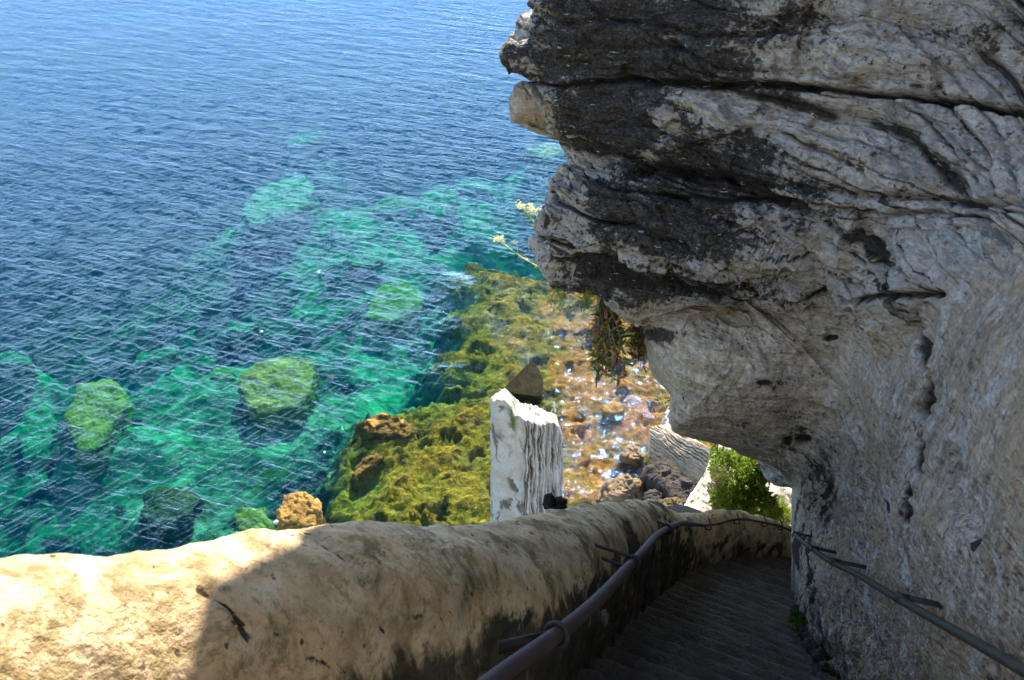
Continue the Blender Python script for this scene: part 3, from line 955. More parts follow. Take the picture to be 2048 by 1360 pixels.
# ------------------------------------------------------------------ rocks
def radial_rock(name, rim, zb, mat, dome=.25, nring=26, nth=110, noise=.12, nfreq=1.3, flare=.1, beds=None, smooth_rim=.0, seed=0.0, parent=None, edge=5.0):
    """Rock with the given 3D rim (world points, any order round), a domed top and sides down to zb."""
    rim = np.asarray(rim, float)
    c = rim.mean(0)
    loop = np.concatenate([rim, rim[:1]])
    per = np.concatenate([[0], np.cumsum(np.linalg.norm(np.diff(loop, axis=0), axis=1))])
    s = np.linspace(0, per[-1], nth, endpoint=False)
    L = np.stack([np.interp(s, per, loop[:, k]) for k in range(3)], 1)
    kr = max(1, int(nth * .035))
    ker = np.ones(2 * kr + 1) / (2 * kr + 1)
    L = np.stack([np.convolve(np.concatenate([L[-kr:, k], L[:, k], L[:kr, k]]), ker, 'valid') for k in range(3)], 1)
    rows = []
    rr = np.linspace(0, 1, nring)
    size = np.mean(np.linalg.norm((L - c)[:, :2], axis=1))
    for r in rr:
        q = c + (L - c) * (.02 + .98 * r)
        q[:, 2] += dome * size * (1 - r**edge)
        rows.append(q)
    hs = max(4, nring // 1)
    for k in range(1, hs + 1):
        t = k / hs
        q = L.copy()
        q[:, :2] = c[:2] + (L - c)[:, :2] * (1 + flare * t)
        q[:, 2] = L[:, 2] * (1 - t) + zb * t
        rows.append(q)
    G = np.array(rows)
    n = grid_normals(np.concatenate([G, G[:, :1]], 1))[:, :-1]
    ctr = np.array([c[0], c[1], min(c[2] - size * .5, (c[2] + zb) / 2)])
    n = n * np.sign(np.einsum('ijk,ijk->ij', n, G - ctr))[..., None]
    pn = G + seed
    d = noise * size * (fbm(pn * nfreq / size, 4) + .35 * ridged(pn * nfreq * 2.7 / size, 3))
    if flare > .4:
        fa, _ = facets(pn * 1.5 / size, int(seed) + 3); fb, _ = facets(pn * 3.6 / size, int(seed) + 5)
        d = d * .6 + size * (.20 * fa + .07 * fb)
    crev = np.zeros(d.shape)
    if beds:
        ax, fr, amp = beds
        t = (G @ np.asarray(ax, float)) * fr + .8 * fbm(G * .9 + seed, 3) + .35 * fbm(G * 4 + seed, 3)
        t = t + .5 * perlin(np.stack([t * .6, 0 * t + 5, 0 * t], -1))
        f = t - np.floor(t)
        jn = 1 - sstep(.0, .22, np.minimum(f, 1 - f))
        br = sstep(-.3, .3, fbm(G * 1.1 + seed + 50, 2))
        d = d - amp * jn * br + amp * .8 * perlin(np.stack([np.floor(t) * 1.7, np.floor(t) * .3 + seed, 0 * t], -1))
        crev = jn * br
    G = G + n * d[..., None]
    V = G.reshape(-1, 3)
    nr = len(rows)
    Fc = [tuple(int(i) for i in f) for f in grid_faces(nr, nth, True)]
    Fc.append(tuple(range((nr - 1) * nth, nr * nth)))
    Fc.append(tuple(range(nth))[::-1])
    base = np.array([c[0], c[1], zb])
    o = link_mesh(name, V - base, Fc, mat, parent, dict(crev=crev_pad(crev), moss=np.zeros(len(V))))
    o.location = base
    return o


def crev_pad(c):
    return c.ravel()


def water_rock(name, pix, ztop, mat, label, group=None, zb=None, cat='rock', **kw):
    rim = [PZ(x, y, ztop) for x, y in pix]
    c = np.mean(rim, 0)
    if zb is None:
        zb = float(floor_z(np.array([c[0]]), np.array([c[1]]))[0][0]) - .6
        if name == 'submerged_boulder':
            size = np.mean(np.linalg.norm((np.array(rim) - c)[:, :2], axis=1))
            zb = max(zb, ztop - .5 * size - .4)
            MOUNDS.append((c[0], c[1], size * 2.8, zb + .75))
    o = radial_rock(name, rim, zb, mat, seed=float(pix[0][0] % 37), **kw)
    tag(o, label, cat, group)
    return o


def blob_pix(cx, cy, rx, ry, rot=0, n=14, jag=.18):
    a = np.linspace(0, 2 * np.pi, n, endpoint=False)
    r = 1 + jag * RNG.normal(size=n)
    x = rx * r * np.cos(a); y = ry * r * np.sin(a)
    c, s = math.cos(math.radians(rot)), math.sin(math.radians(rot))
    return [(cx + c * u - s * w, cy + s * u + c * w) for u, w in zip(x, y)]


def build_rocks():
    g = 'boulders lying under the sea surface'
    _wr = globals()['water_rock']

    def water_rock(name, *a, **k):
        if name == 'submerged_boulder':
            k.setdefault('flare', .06); k.setdefault('edge', 7.0); k['noise'] = .10; a = (a[0], a[1] - (.1 if a[1] > -2.9 else .7)) + a[2:]; k['dome'] = .5 * k.get('dome', .2)
        else:
            k.setdefault('flare', .45); k['noise'] = max(k.get('noise', .12), .15)
        return _wr(name, *a, **k)
    sb = 'submerged_boulder'
    water_rock(sb, [(150, 772), (205, 762), (250, 775), (256, 795), (225, 850), (190, 900), (160, 905), (138, 870), (134, 820)], -1.7, M['green'], 'yellow-green wedge-shaped boulder under the sea, narrow end down, near the left edge', g, dome=.12)
    water_rock(sb, [(528, 722), (600, 714), (628, 725), (626, 765), (600, 815), (520, 832), (492, 800), (476, 762)], -1.3, M['green'], 'large olive square boulder just under the sea, dark shadow below it', g, dome=.12)
    water_rock(sb, [(755, 575), (800, 563), (838, 575), (846, 600), (820, 630), (775, 648), (735, 640), (738, 600)], -2.2, M['green'], 'rounded olive boulder under the sea left of the reef edge', g, dome=.15)
    water_rock(sb, [(560, 362), (600, 350), (628, 372), (615, 410), (560, 440), (500, 455), (486, 420), (510, 385)], -2.4, M['sandy'], 'big pale green oblique boulder farthest out under the blue water', g, dome=.1)
    water_rock(sb, [(52, 818), (100, 815), (108, 850), (100, 900), (50, 925), (38, 880)], -3.6, M['sandy'], 'teal upright slab under the sea at the left edge beside the wedge boulder', g, dome=.1)
    water_rock(sb, [(440, 812), (470, 815), (468, 850), (420, 890), (370, 897), (360, 888), (410, 862)], -3.0, M['green'], 'long green slanting boulder under the sea below the square boulder', g, dome=.15)
    water_rock(sb, blob_pix(632, 868, 42, 32), -3.0, M['sandy'], 'bright green round boulder under the sea nearest the reef', g, dome=.35)
    water_rock(sb, blob_pix(22, 720, 42, 17), -3.0, M['sandy'], 'pale turquoise flat boulder cut by the left edge of the photo', g, dome=.2)
    water_rock(sb, blob_pix(312, 712, 46, 12, -12), -3.4, M['sandy'], 'thin light green boulder alone in the water left of the square boulder', g, dome=.2)
    water_rock(sb, blob_pix(548, 930, 44, 50, 20), -3.6, M['green'], 'large dull green boulder above the ochre rock', g, dome=.3)
    water_rock(sb, blob_pix(446, 748, 26, 14), -2.6, M['green'], 'small green boulder touching the left of the square boulder', g, dome=.3)
    water_rock(sb, blob_pix(482, 655, 34, 9), -3.2, M['sandy'], 'narrow emerald boulder beside a white speck', g, dome=.2)
    water_rock(sb, blob_pix(880, 402, 40, 26, -20), -3.0, M['sandy'], 'emerald boulder under ripples left of the flowering plant', g, dome=.2)
    water_rock(sb, blob_pix(728, 520, 36, 14, 10), -3.0, M['sandy'], 'emerald streak of a boulder above the rounded olive boulder', g, dome=.2)
    water_rock(sb, blob_pix(785, 410, 36, 18, -10), -4.0, M['green'], 'dim olive boulder under ripples between two brighter ones', g, dome=.2)
    water_rock(sb, blob_pix(612, 278, 46, 10, -18), -3.0, M['sandy'], 'turquoise boulder deep in the upper blue water', g, dome=.2)
    water_rock(sb, blob_pix(960, 375, 52, 14, 5), -3.6, M['sandy'], 'wide turquoise boulder close to the cliff edge', g, dome=.2)
    water_rock(sb, blob_pix(1100, 302, 42, 15, 0), -.9, M['sandy'], 'tan boulder under the water right against the cliff edge', g, dome=.2)
    water_rock(sb, blob_pix(160, 1020, 52, 24, -10), -3.6, M['sandy'], 'blurred teal boulder just above the white end of the parapet', g, dome=.3)
    water_rock(sb, blob_pix(335, 1012, 62, 34, -10), -1.6, M['deepgreen'], 'dark brown weedy boulder under the water above the parapet', g, dome=.25, noise=.25)
    water_rock(sb, blob_pix(508, 1042, 32, 32, 0), -1.6, M['green'], 'light olive boulder rising beside the parapet left of the ochre rock', g, dome=.3)
    # standing out of the sea or on the reef
    r = 'reef_rock'
    water_rock(r, [(572, 995), (598, 982), (622, 988), (634, 1015), (628, 1050), (560, 1052), (560, 1012)], .55, M['orange'], 'ochre rock standing out of the sea above the parapet', None, dome=.12, noise=.16)
    water_rock(r, [(722, 845), (760, 832), (800, 838), (826, 858), (815, 875), (770, 872), (735, 865)], -.22, M['orange'], 'brown hump of rock awash at the outer edge of the reef', None, dome=.12)
    water_rock(r, [(705, 945), (725, 915), (755, 905), (768, 915), (740, 935), (715, 955)], -.22, M['orange'], 'smaller brown crest awash on the reef edge, lower left', None, dome=.12)
    rim = [PZ(x, y, z) for x, y, z in ((1008, 774, .25), (1035, 748, .9), (1062, 722, 1.5), (1070, 724, 1.5), (1080, 742, 1.25), (1088, 762, .8), (1078, 786, .25), (1042, 782, .2))]
    e = (rim[2] - rim[0]); e = np.cross(e / np.linalg.norm(e), ray(1050, 755)); e /= np.linalg.norm(e)
    o = radial_rock(r, rim, -1.2, M['brown'], dome=.02, noise=.035, beds=(e, 7, .035), nth=160, nring=40, flare=.02, edge=14)
    tag(o, 'dark brown pointed rock slab with fine ribs beyond the white pillar', 'rock')
    water_rock(r, [(1208, 812), (1225, 803), (1248, 812), (1246, 822), (1222, 826), (1206, 824)], .16, M['orange'], 'flat yellowish stone lying in the glitter', None, dome=.08, flare=.1, noise=.05)
    water_rock(r, [(1244, 900), (1262, 888), (1282, 898), (1284, 912), (1262, 918), (1246, 912)], .3, M['tanrock'], 'small tan boulder in the glitter above the big brown boulder', None, dome=.12)
    water_rock(r, [(1210, 968), (1240, 948), (1275, 958), (1284, 975), (1262, 990), (1230, 1004), (1208, 998)], .7, M['tanrock'], 'big brown wrinkled boulder behind the parapet top', None, dome=.3, beds=((.3, .2, .9), 7, .035))
    water_rock(r, [(1292, 945), (1312, 915), (1345, 925), (1372, 960), (1350, 985), (1315, 975)], 1.2, M['dark'], 'dark shaded boulder beneath the striped block', None, dome=.2)
    water_rock(r, [(1330, 965), (1372, 955), (1392, 985), (1372, 1015), (1345, 1005)], 1.6, M['dark'], 'shade-darkened boulder left of the white ledge', None, dome=.2)
    water_rock(r, [(1290, 985), (1330, 975), (1350, 1000), (1330, 1020), (1295, 1015)], 1.0, M['dark'], 'shade-darkened rock just above the parapet top', None, dome=.2)
    water_rock(r, [(1318, 1003), (1340, 995), (1362, 1004), (1362, 1022), (1325, 1024)], 2.0, M['brown'], 'round brown stone tucked behind the parapet dip', None, dome=.4)
    water_rock(r, [(1328, 832), (1342, 815), (1362, 830), (1360, 858), (1335, 862)], 1.2, M['pale'], 'small white stone half hidden by the lip of the cliff', None, dome=.4)
    # the striped fallen block
    rim = [PZ(x, y, z) for x, y, z in ((1300, 852, 1.6), (1345, 848, 1.7), (1392, 880, 1.7), (1416, 905, 1.5), (1418, 922, 1.3), (1398, 942, .9), (1360, 944, .7), (1326, 928, .7), (1300, 895, 1.0))]
    rim[3:6] = [q + np.array([.4, 0, 0]) for q in rim[3:6]]
    a, b = PZ(1310, 860, 2), PZ(1410, 930, 2)
    ax = np.cross((b - a) / np.linalg.norm(b - a), ray(1360, 900)); ax /= np.linalg.norm(ax)
    o = radial_rock('fallen_block', rim, -.6, M['bedded'], dome=.42, noise=.05, beds=(ax, 7.5, .09), nth=260, nring=60, flare=-.12, edge=2.2)
    tag(o, 'fallen limestone block with slanting dark stripes below the cliff lip', 'rock')


def build_pillar():
    """Tall upright fin of bedded limestone standing in the shallows."""
    base = PZ(1050, 1085, 0.0)
    ex = np.array([1, 0, 0]); ey = np.array([0, 1.0, 0])
    sc = np.linalg.norm(base - CAM) / F           # metres per photo pixel at this distance
    # plan: pale flat face on the left front, striped face on the right front
    plan = np.array([(-62, 18), (-56, -2), (-20, -14), (2, -20), (30, -4), (55, 22), (70, 48), (60, 80), (10, 95), (-45, 70)], float) * sc * 1.0
    loop = np.concatenate([plan, plan[:1]])
    per = np.concatenate([[0], np.cumsum(np.linalg.norm(np.diff(loop, axis=0), axis=1))])
    n = 420
    s = np.linspace(0, per[-1], n, endpoint=False)
    L = np.stack([np.interp(s, per, loop[:, k]) for k in range(2)], 1)
    kr = 3
    L = np.stack([np.convolve(np.concatenate([L[-kr:, k], L[:, k], L[:kr, k]]), np.ones(2 * kr + 1) / (2 * kr + 1), 'valid') for k in range(2)], 1)

    def ztop(x, y):
        xp = x / sc
        h = np.interp(xp, [-70, -58, -38, -28, -18, 8, 40, 56, 62, 75], [7.2, 7.45, 7.4, 7.15, 6.85, 6.5, 6.25, 6.1, 5.6, 5.0])
        return h - .010 * (y / sc) + .16 * fbm(np.stack([x * 3, y * 3, 0 * x], -1), 3)
    rows = []
    nh = 170
    zt = ztop(L[:, 0], L[:, 1])
    for k in range(nh):
        t = k / (nh - 1)
        fl = 1 + .10 * (1 - t)
        rows.append(np.stack([L[:, 0] * fl, L[:, 1] * fl, -1.0 + (zt + 1.0) * t], 1))
    G = np.array(rows)
    n3 = grid_normals(np.concatenate([G, G[:, :1]], 1))[:, :-1]
    n3 = n3 * np.sign(np.einsum('ijk,ijk->ij', n3[..., :2], G[..., :2] - L.mean(0)))[..., None]
    xs = L[:, 0] / sc
    front = L[:, 1] / sc < 60
    strip = (sstep(-14, 6, xs) * 1.0)[None] * np.ones((nh, 1))
    wv = fbm(np.stack([G[..., 2] * .55, s[None] * 1.5 + 0 * G[..., 2], 0 * G[..., 2]], -1), 3)
    t = s[None] * 8.5 + .9 * wv + .35 * fbm(G * np.array([5, 5, 2.5]), 3) + 0 * G[..., 2]
    t = t + .6 * perlin(np.stack([t * .7, 0 * t + 3, 0 * t], -1))
    f = t - np.floor(t)
    jn = 1 - sstep(.02, .36, np.minimum(f, 1 - f))
    kk = np.floor(t)
    br = sstep(-.4, .1, perlin(np.stack([kk * 2.3, G[..., 2] * .8, 0 * kk], -1)))
    ledge = perlin(np.stack([kk * 1.31, G[..., 2] * .6 + kk, 0 * kk], -1))
    d = strip * (-.16 * jn * br + .13 * ledge) + .05 * fbm(G * np.array([3, 3, 1.5]), 4)
    lf = 1 - strip
    ck = sstep(.80, .93, ridged(np.stack([G[..., 0] * 2.4 + G[..., 1] + .35 * fbm(G * 2.5, 3), G[..., 1] * .5, G[..., 2] * .33 + 0 * G[..., 0]], -1) + 4.1, 1)) * lf * sstep(-.1, .3, fbm(G * 1.1 + 7, 2))
    d = d - .05 * ck
    G = G + n3 * d[..., None]
    crev = np.clip(strip * jn * br * sstep(-.7, .0, fbm(G * np.array([4, 4, 1.2]), 3)) * 1.2 + .55 * strip * sstep(0, -.4, ledge) + .8 * ck, 0, 1)  # grooves and set-back layers of the striped face coloured dark as shade
    # cap
    cap = []
    cm = L.mean(0)
    for r in np.linspace(.93, .03, 14):
        q = cm + (G[-1, :, :2] - cm) * r
        cap.append(np.stack([q[:, 0], q[:, 1], ztop(q[:, 0], q[:, 1]) + .05 * (1 - r)], 1))
    Gc = np.concatenate([G, np.array(cap)], 0)
    crev = np.concatenate([crev, .25 * np.repeat(crev[-1:], len(cap), 0)], 0)
    moss = np.zeros(crev.shape)
    xm, zm = Gc[..., 0] / sc, Gc[..., 2]
    moss = np.exp(-((xm + 24) / 7)**2) * sstep(5.6, 6.6, zm) * sstep(-.1, .4, fbm(Gc * 3, 3) + .15)
    Fc = [tuple(int(i) for i in q) for q in grid_faces(Gc.shape[0], n, True)]
    Fc.append(tuple(range((Gc.shape[0] - 1) * n, Gc.shape[0] * n))); Fc.append(tuple(range(n))[::-1])
    o = link_mesh('rock_pillar', Gc.reshape(-1, 3), Fc, M['pale'], None, dict(crev=crev.ravel(), moss=moss.ravel()))
    o.location = tuple(base)
    tag(o, 'tall white limestone pillar with striped right side standing in the shallows', 'rock')


# ------------------------------------------------------------------ plants
def leaf_quads(centers, dirs, size, width, fold=.25, rng=RNG):
    """Pointed leaves: two triangles pairs along each direction."""
    n = len(centers)
    up = rng.normal(size=(n, 3))
    side = np.cross(dirs, up); side /= np.linalg.norm(side, axis=1, keepdims=True) + 1e-9
    nrm = np.cross(side, dirs)
    L = size[:, None]; w = width[:, None]
    a = centers
    b = centers + dirs * L * .45 + side * w + nrm * w * fold
    c = centers + dirs * L - nrm * L * .1
    d = centers + dirs * L * .45 - side * w + nrm * w * fold
    V = np.stack([a, b, c, d], 1).reshape(-1, 3)
    i = np.arange(n)[:, None] * 4
    Fc = np.concatenate([i + np.array([[0, 1, 2, 3]])])
    return V, Fc


def clump(center, rad, n, size, rng=RNG, up_bias=.4, shell=.55, wr=.28):
    d = rng.normal(size=(n, 3)); d /= np.linalg.norm(d, axis=1, keepdims=True)
    r = shell + (1 - shell) * rng.random(n)
    pts = center + d * rad * r[:, None]
    dirs = d + rng.normal(size=(n, 3)) * .5 + np.array([0, 0, up_bias])
    dirs /= np.linalg.norm(dirs, axis=1, keepdims=True)
    sz = size * (.6 + .8 * rng.random(n))
    return leaf_quads(pts, dirs, sz, sz * wr, rng=rng)


def foliage(specs, size, dens, wr=.28, up_bias=.4):
    Vs, Fs, k = [], [], 0
    for c, r in specs:
        c = np.asarray(c, float); r = np.broadcast_to(np.asarray(r, float), (3,))
        n = int(dens * np.mean(r)**2)
        V, Fc = clump(c, r, n, size, wr=wr, up_bias=up_bias)
        Vs.append(V); Fs.append(Fc + k); k += len(V)
    return np.concatenate(Vs), np.concatenate(Fs)


def build_plants():
    # the round green shrub below the vault
    root_p = P(1475, 1035, 14.2)
    t = empty('shrub', root_p)
    tag(t, 'big bright green shrub on the ledge under the cliff vault', 'shrub')
    sp = []
    for i in range(95):
        x = RNG.uniform(1425, 1548); y = RNG.uniform(905, 1030)
        if y < 885 + .28 * (x - 1430) + 18: y += 30
        if x < 1428 + max(0, (y - 960)) * .05: continue
        sp.append((P(x, y, RNG.uniform(13.2, 14.6)), np.array([.105, .105, .085]) * RNG.uniform(.6, 1.35)))
    V, Fc = foliage(sp, .085, 9500, .22)
    part('foliage', V, Fc, M['leafg'], t, smooth=False)
    mb = MB()
    for c, r in sp[::2]:
        mid = (root_p + c) / 2 + RNG.normal(size=3) * .08
        mb.add(*tube(catmull([root_p, mid, c], 8), np.linspace(.02, .006, 8), 5))
    part('branch', *mb.get(), M['wood'], t)
    # dry twiggy growth on its left side
    rp = P(1440, 975, 13.6)
    t = empty('dry_shrub', rp)
    tag(t, 'brown dried twiggy growth at the left side of the green shrub', 'shrub')
    mb = MB()
    for i in range(170):
        c = P(RNG.uniform(1418, 1462), RNG.uniform(925, 985), RNG.uniform(13.0, 13.5))
        mb.add(*tube(catmull([rp, (rp + c) / 2 + RNG.normal(size=3) * .05, c], 6), np.linspace(.004, .0018, 6), 3, False))
    part('twigs', *mb.get(), M['leafd'], t)
    sp = [(P(RNG.uniform(1420, 1450), RNG.uniform(930, 1000), 13.2), .06) for _ in range(14)]
    V, Fc = foliage(sp, .035, 14000, .2)
    part('foliage', V, Fc, M['leafy'], t, smooth=False)
    # feathery shrub behind the end of the parapet
    rp = P(1540, 1035, 15.5)
    t = empty('feathery_shrub', rp)
    tag(t, 'light yellow-green feathery shrub beside the cream wall end', 'shrub')
    sp = [(P(RNG.uniform(1522, 1572), RNG.uniform(998, 1040), RNG.uniform(14.8, 15.6)), .11 * RNG.uniform(.7, 1.2)) for _ in range(18)]
    V, Fc = foliage(sp, .085, 16000, .10, .9)
    part('foliage', V, Fc, M['leafy'], t, smooth=False)
    mb = MB()
    for c, r in sp:
        mb.add(*tube(catmull([rp, (rp + c) / 2, c], 5), .006, 4))
    part('branch', *mb.get(), M['wood'], t)

    # hanging succulents
    def finger(c, d, L, w):
        d = d / np.linalg.norm(d)
        bend = RNG.normal(size=3) * .25 * L
        pts = catmull([c, c + d * L * .5 + bend * .3, c + d * L + bend], 5)
        return tube(pts, np.array([.55, 1, .95, .7, .12]) * w, 5)

    def hanging(name, label, rx, ry, v, n, hang, cmix, drytop=True):
        anchor = P(*hang, v)
        t = empty(name, anchor)
        tag(t, label, 'plant', None)
        stems = MB(); mats = {k: MB() for k in ('sucg', 'sucr', 'sucy', 'dry')}
        for i in range(n):
            px = RNG.uniform(*rx); f = RNG.random()
            py = ry[0] + (ry[1] - ry[0]) * f
            px += 9 * math.sin(py / 13.0) * .5
            end = P(px, py, v + RNG.uniform(-.08, .14))
            top = anchor + (end - anchor) * np.array([.55, .55, .12]) + RNG.normal(size=3) * .012
            cv_ = catmull([anchor, top, (top + end) / 2 + RNG.normal(size=3) * .012, end], 12)
            stems.add(*tube(cv_, np.linspace(.0035, .002, 12), 4, False))
            for j in range(5, 12):
                for q in range(2):
                    r = RNG.random()
                    key = 'sucg' if r < cmix[0] else 'sucr' if r < cmix[1] else 'dry' if r < cmix[2] else 'sucy'
                    d = RNG.normal(size=3) + np.array([0, 0, -.1])
                    if key == 'dry':
                        d = RNG.normal(size=3) * .5 + np.array([0, 0, -1.0])
                    V, Fc = finger(cv_[j], d, RNG.uniform(.035, .060) * (1.3 if key == 'dry' else 1), RNG.uniform(.0055, .0085) * (.45 if key == 'dry' else 1))
                    mats[key].add(V, Fc)
        part('stems', *stems.get(), M['dry'], t)
        for k, nm in (('sucg', 'green_leaves'), ('sucr', 'red_leaves'), ('sucy', 'yellow_leaves'), ('dry', 'dry_leaves')):
            if mats[k].n:
                part(nm, *mats[k].get(), M[k], t)
        if drytop:
            mb = MB()
            for i in range(150):
                c = P(RNG.uniform(hang[0] - 16, hang[0] + 34), RNG.uniform(hang[1] - 4, hang[1] + 60), v - RNG.uniform(-.04, .06))
                d = RNG.normal(size=3) * np.array([.35, .35, .2]) + np.array([0, 0, -1.0])
                mb.add(*finger(c, d, RNG.uniform(.03, .07), RNG.uniform(.0015, .003)))
            part('dry_strands', *mb.get(), M['dry'], t)
        return t
    hanging('hanging_succulent', 'thick hanging succulent with red and dark green leaves under the rock lip', (1186, 1252), (632, 762), 4.25, 46, (1202, 596), (.46, .70, .82))
    hanging('hanging_succulent', 'narrower hanging succulent with red and yellow leaves against the rock nose', (1258, 1298), (642, 735), 4.55, 22, (1278, 634), (.34, .62, .68), False)

    # yellow-flowered weeds on the lip
    def weed(label, stems_, v):
        t = empty('flowering_weed', P(*stems_[0][0], v))
        tag(t, label, 'plant', 'yellow-flowered weeds on the cliff edge')
        st, lv = MB(), MB()
        for pix in stems_:
            pts = catmull([P(*q, v + .02 * i) for i, q in enumerate(pix)], 26)
            st.add(*tube(pts, np.linspace(.006, .0035, 26), 6))
            ax = pts[-1] - pts[-4]; ax /= np.linalg.norm(ax)
            for k in range(3, 22, 2):
                for q in range(2):
                    d = np.cross(ax, RNG.normal(size=3)); d /= np.linalg.norm(d); d = d + ax * .5
                    L = RNG.uniform(.020, .042) * (1.1 - k / 45)
                    V, Fc = leaf_quads(pts[k][None], (d / np.linalg.norm(d))[None], np.array([L]), np.array([L * .33]))
                    lv.add(V, [tuple(f) for f in Fc])
            fl = MB()
            for k in range(70):
                c = pts[-1] + RNG.normal(size=3) * np.array([.016, .016, .009]) + ax * .006
                V, Fc = leaf_quads(np.repeat(c[None], 4, 0), np.array([[1, 0, .3], [-1, 0, .3], [0, 1, .3], [0, -1, .3]]) + RNG.normal(size=(4, 3)) * .3, np.full(4, .007), np.full(4, .0035))
                fl.add(V, [tuple(f) for f in Fc])
            for k in range(6):
                st.add(*tube([pts[-4], pts[-1] + RNG.normal(size=3) * .014], .0013, 4, False))
            part('flower_head', *fl.get(), M['petal'], t, smooth=False)
            # side head
            fl = MB()
            sd = pts[-5] + np.array([.035, .01, .035])
            st.add(*tube(catmull([pts[-8], (pts[-8] + sd) / 2 + np.array([.008, 0, 0]), sd], 6), .0014, 4, False))
            for k in range(22):
                c = sd + RNG.normal(size=3) * .007
                V, Fc = leaf_quads(np.repeat(c[None], 4, 0), np.array([[1, 0, .3], [-1, 0, .3], [0, 1, .3], [0, -1, .3]]) + RNG.normal(size=(4, 3)) * .3, np.full(4, .006), np.full(4, .003))
                fl.add(V, [tuple(f) for f in Fc])
            part('flower_head', *fl.get(), M['petal'], t, smooth=False)
        part('stem', *st.get(), M['stemg'], t)
        part('leaves', *lv.get(), M['leafy'], t, smooth=False)
    weed('yellow-flowered weed leaning out longest and lowest from the cliff edge', [[(1150, 566), (1115, 552), (1080, 535), (1045, 515), (1018, 496), (999, 480)]], 4.45)
    weed('short upright yellow-flowered weed with two heads above the longer one', [[(1092, 478), (1076, 456), (1062, 436), (1051, 422), (1043, 412)], [(1096, 478), (1086, 455), (1076, 436), (1066, 422)]], 4.45)
    # grey-green trailing growth under the lip
    t = empty('trailing_plant', P(1150, 566, 3.95))
    tag(t, 'pale grey-green trailing plant hanging under the rock lip below the flowers', 'plant')
    st, lv = MB(), MB()
    for i in range(26):
        px = RNG.uniform(1105, 1205); a = P(px + RNG.uniform(0, 12), 574 + .12 * (px - 1150), 4.1); b = P(px - RNG.uniform(0, 18), 596 + RNG.uniform(5, 30), 4.1)
        pts = catmull([a, (a + b) / 2 + RNG.normal(size=3) * .01, b], 7)
        st.add(*tube(pts, .0016, 4, False))
        for k in range(1, 7):
            V, Fc = leaf_quads(np.repeat(pts[k][None], 3, 0), RNG.normal(size=(3, 3)), np.full(3, .014), np.full(3, .0035))
            lv.add(V, [tuple(f) for f in Fc])
    part('stems', *st.get(), M['stemg'], t); part('leaves', *lv.get(), M['leafy'], t, smooth=False)
    # small tufts
    def tuft(name, label, px, py, v, rx, ry, n, size, mat, hang=0):
        t = empty(name, P(px, py, v)); tag(t, label, 'plant')
        V = []; Fs = []; k = 0
        for i in range(n):
            c = P(px + RNG.normal() * rx, py + RNG.normal() * ry, v - RNG.uniform(0, .03))
            d = RNG.normal(size=3) + np.array([0, 0, -1.2 if hang else .6]); d /= np.linalg.norm(d)
            a, b = leaf_quads(c[None], d[None], np.array([size * RNG.uniform(.6, 1.3)]), np.array([size * .22]))
            V.append(a); Fs.append(b + k); k += 4
        part('leaves', np.concatenate(V), np.concatenate(Fs), mat, t, smooth=False)
        mb = MB(); r = P(px, py, v)
        for i in range(8):
            mb.add(*tube([r, r + RNG.normal(size=3) * size], .0015, 3, False))
        part('stems', *mb.get(), M['wood'], t)
    tuft('moss_tuft', 'small green moss tuft in the rock joint at the low cliff nose', 1352, 812, 5.0, 9, 8, 260, .022, M['moss'])
    tuft('dry_sprig', 'dead sprig hanging from the vault nearer the wall', 1678, 674, 3.96, 9, 6, 46, .035, M['wood'], 1)
    tuft('dry_sprig', 'dead sprig hanging from the vault farther from the wall', 1524, 766, 4.86, 10, 5, 46, .035, M['wood'], 1)


# ------------------------------------------------------------------ stairs, rails
def build_stairs():
    t = empty('staircase', CAM + D * 3.0 - N_ * 1.13)
    tag(t, 'steep dark stone staircase running down between parapet and cliff', 'stairs')
    slope = abs(D[2]) / math.hypot(D[0], D[1])
    rise = .195; run = rise / slope
    P0 = CAM - N_ * 1.16
    k0, k1 = -24, 46
    for k in range(k0, k1):
        a = P0 + DH * (k * run) - np.array([0, 0, k * rise])      # nosing line centre
        vv_ = (a - CAM) @ D
        a = a + np.array([0, 0, .50 * float(sstep(7.2, 10.6, vv_))])
        y = np.linspace(-1.35, .95, 60)
        pts = []
        prof = [(-run * 1.02, .0), (-run * .6, .006), (-run * .25, .004), (-.02, .0), (.0, -.018), (.004, -.08), (-.004, -rise - .01)]
        for u, w in prof:
            q = a + R_[None] * y[:, None] + DH * u + np.array([0, 0, w])
            wig = .012 * fbm(np.stack([y * 2.2, y * 0 + k * 3.7, y * 0], -1), 4)
            chip = .012 * fbm(np.stack([y * 11, y * 0 + k * 1.7, y * 0 + u * 6], -1), 3)
            q = q + DH * (wig + chip)[:, None] * (1 if u > -.1 else .4) + np.array([0, 0, 1]) * (.008 * fbm(np.stack([y * 5, y * 0 + u * 9, y * 0 + k * 2.1], -1), 3) + .012 * perlin(np.stack([y * 1.1, y * 0 + k * 1.3, y * 0], -1)))[:, None]
            pts.append(q)
        G = np.array(pts)
        part('step', G.reshape(-1, 3), grid_faces(len(prof), len(y)), M['steps'] if k > 0 else M['ledge'], t)  # unseen steps behind the camera made pale to bounce light onto the cliff


def bracket_ring(c, axis, R, r):
    axis = axis / np.linalg.norm(axis)
    u = np.cross(axis, [0, 0, 1.0]); u /= np.linalg.norm(u); w = np.cross(axis, u)
    a = np.linspace(0, 2 * np.pi, 25)
    pts = c + R * (np.cos(a)[:, None] * u + np.sin(a)[:, None] * w)
    return tube(pts, r, 6, False)


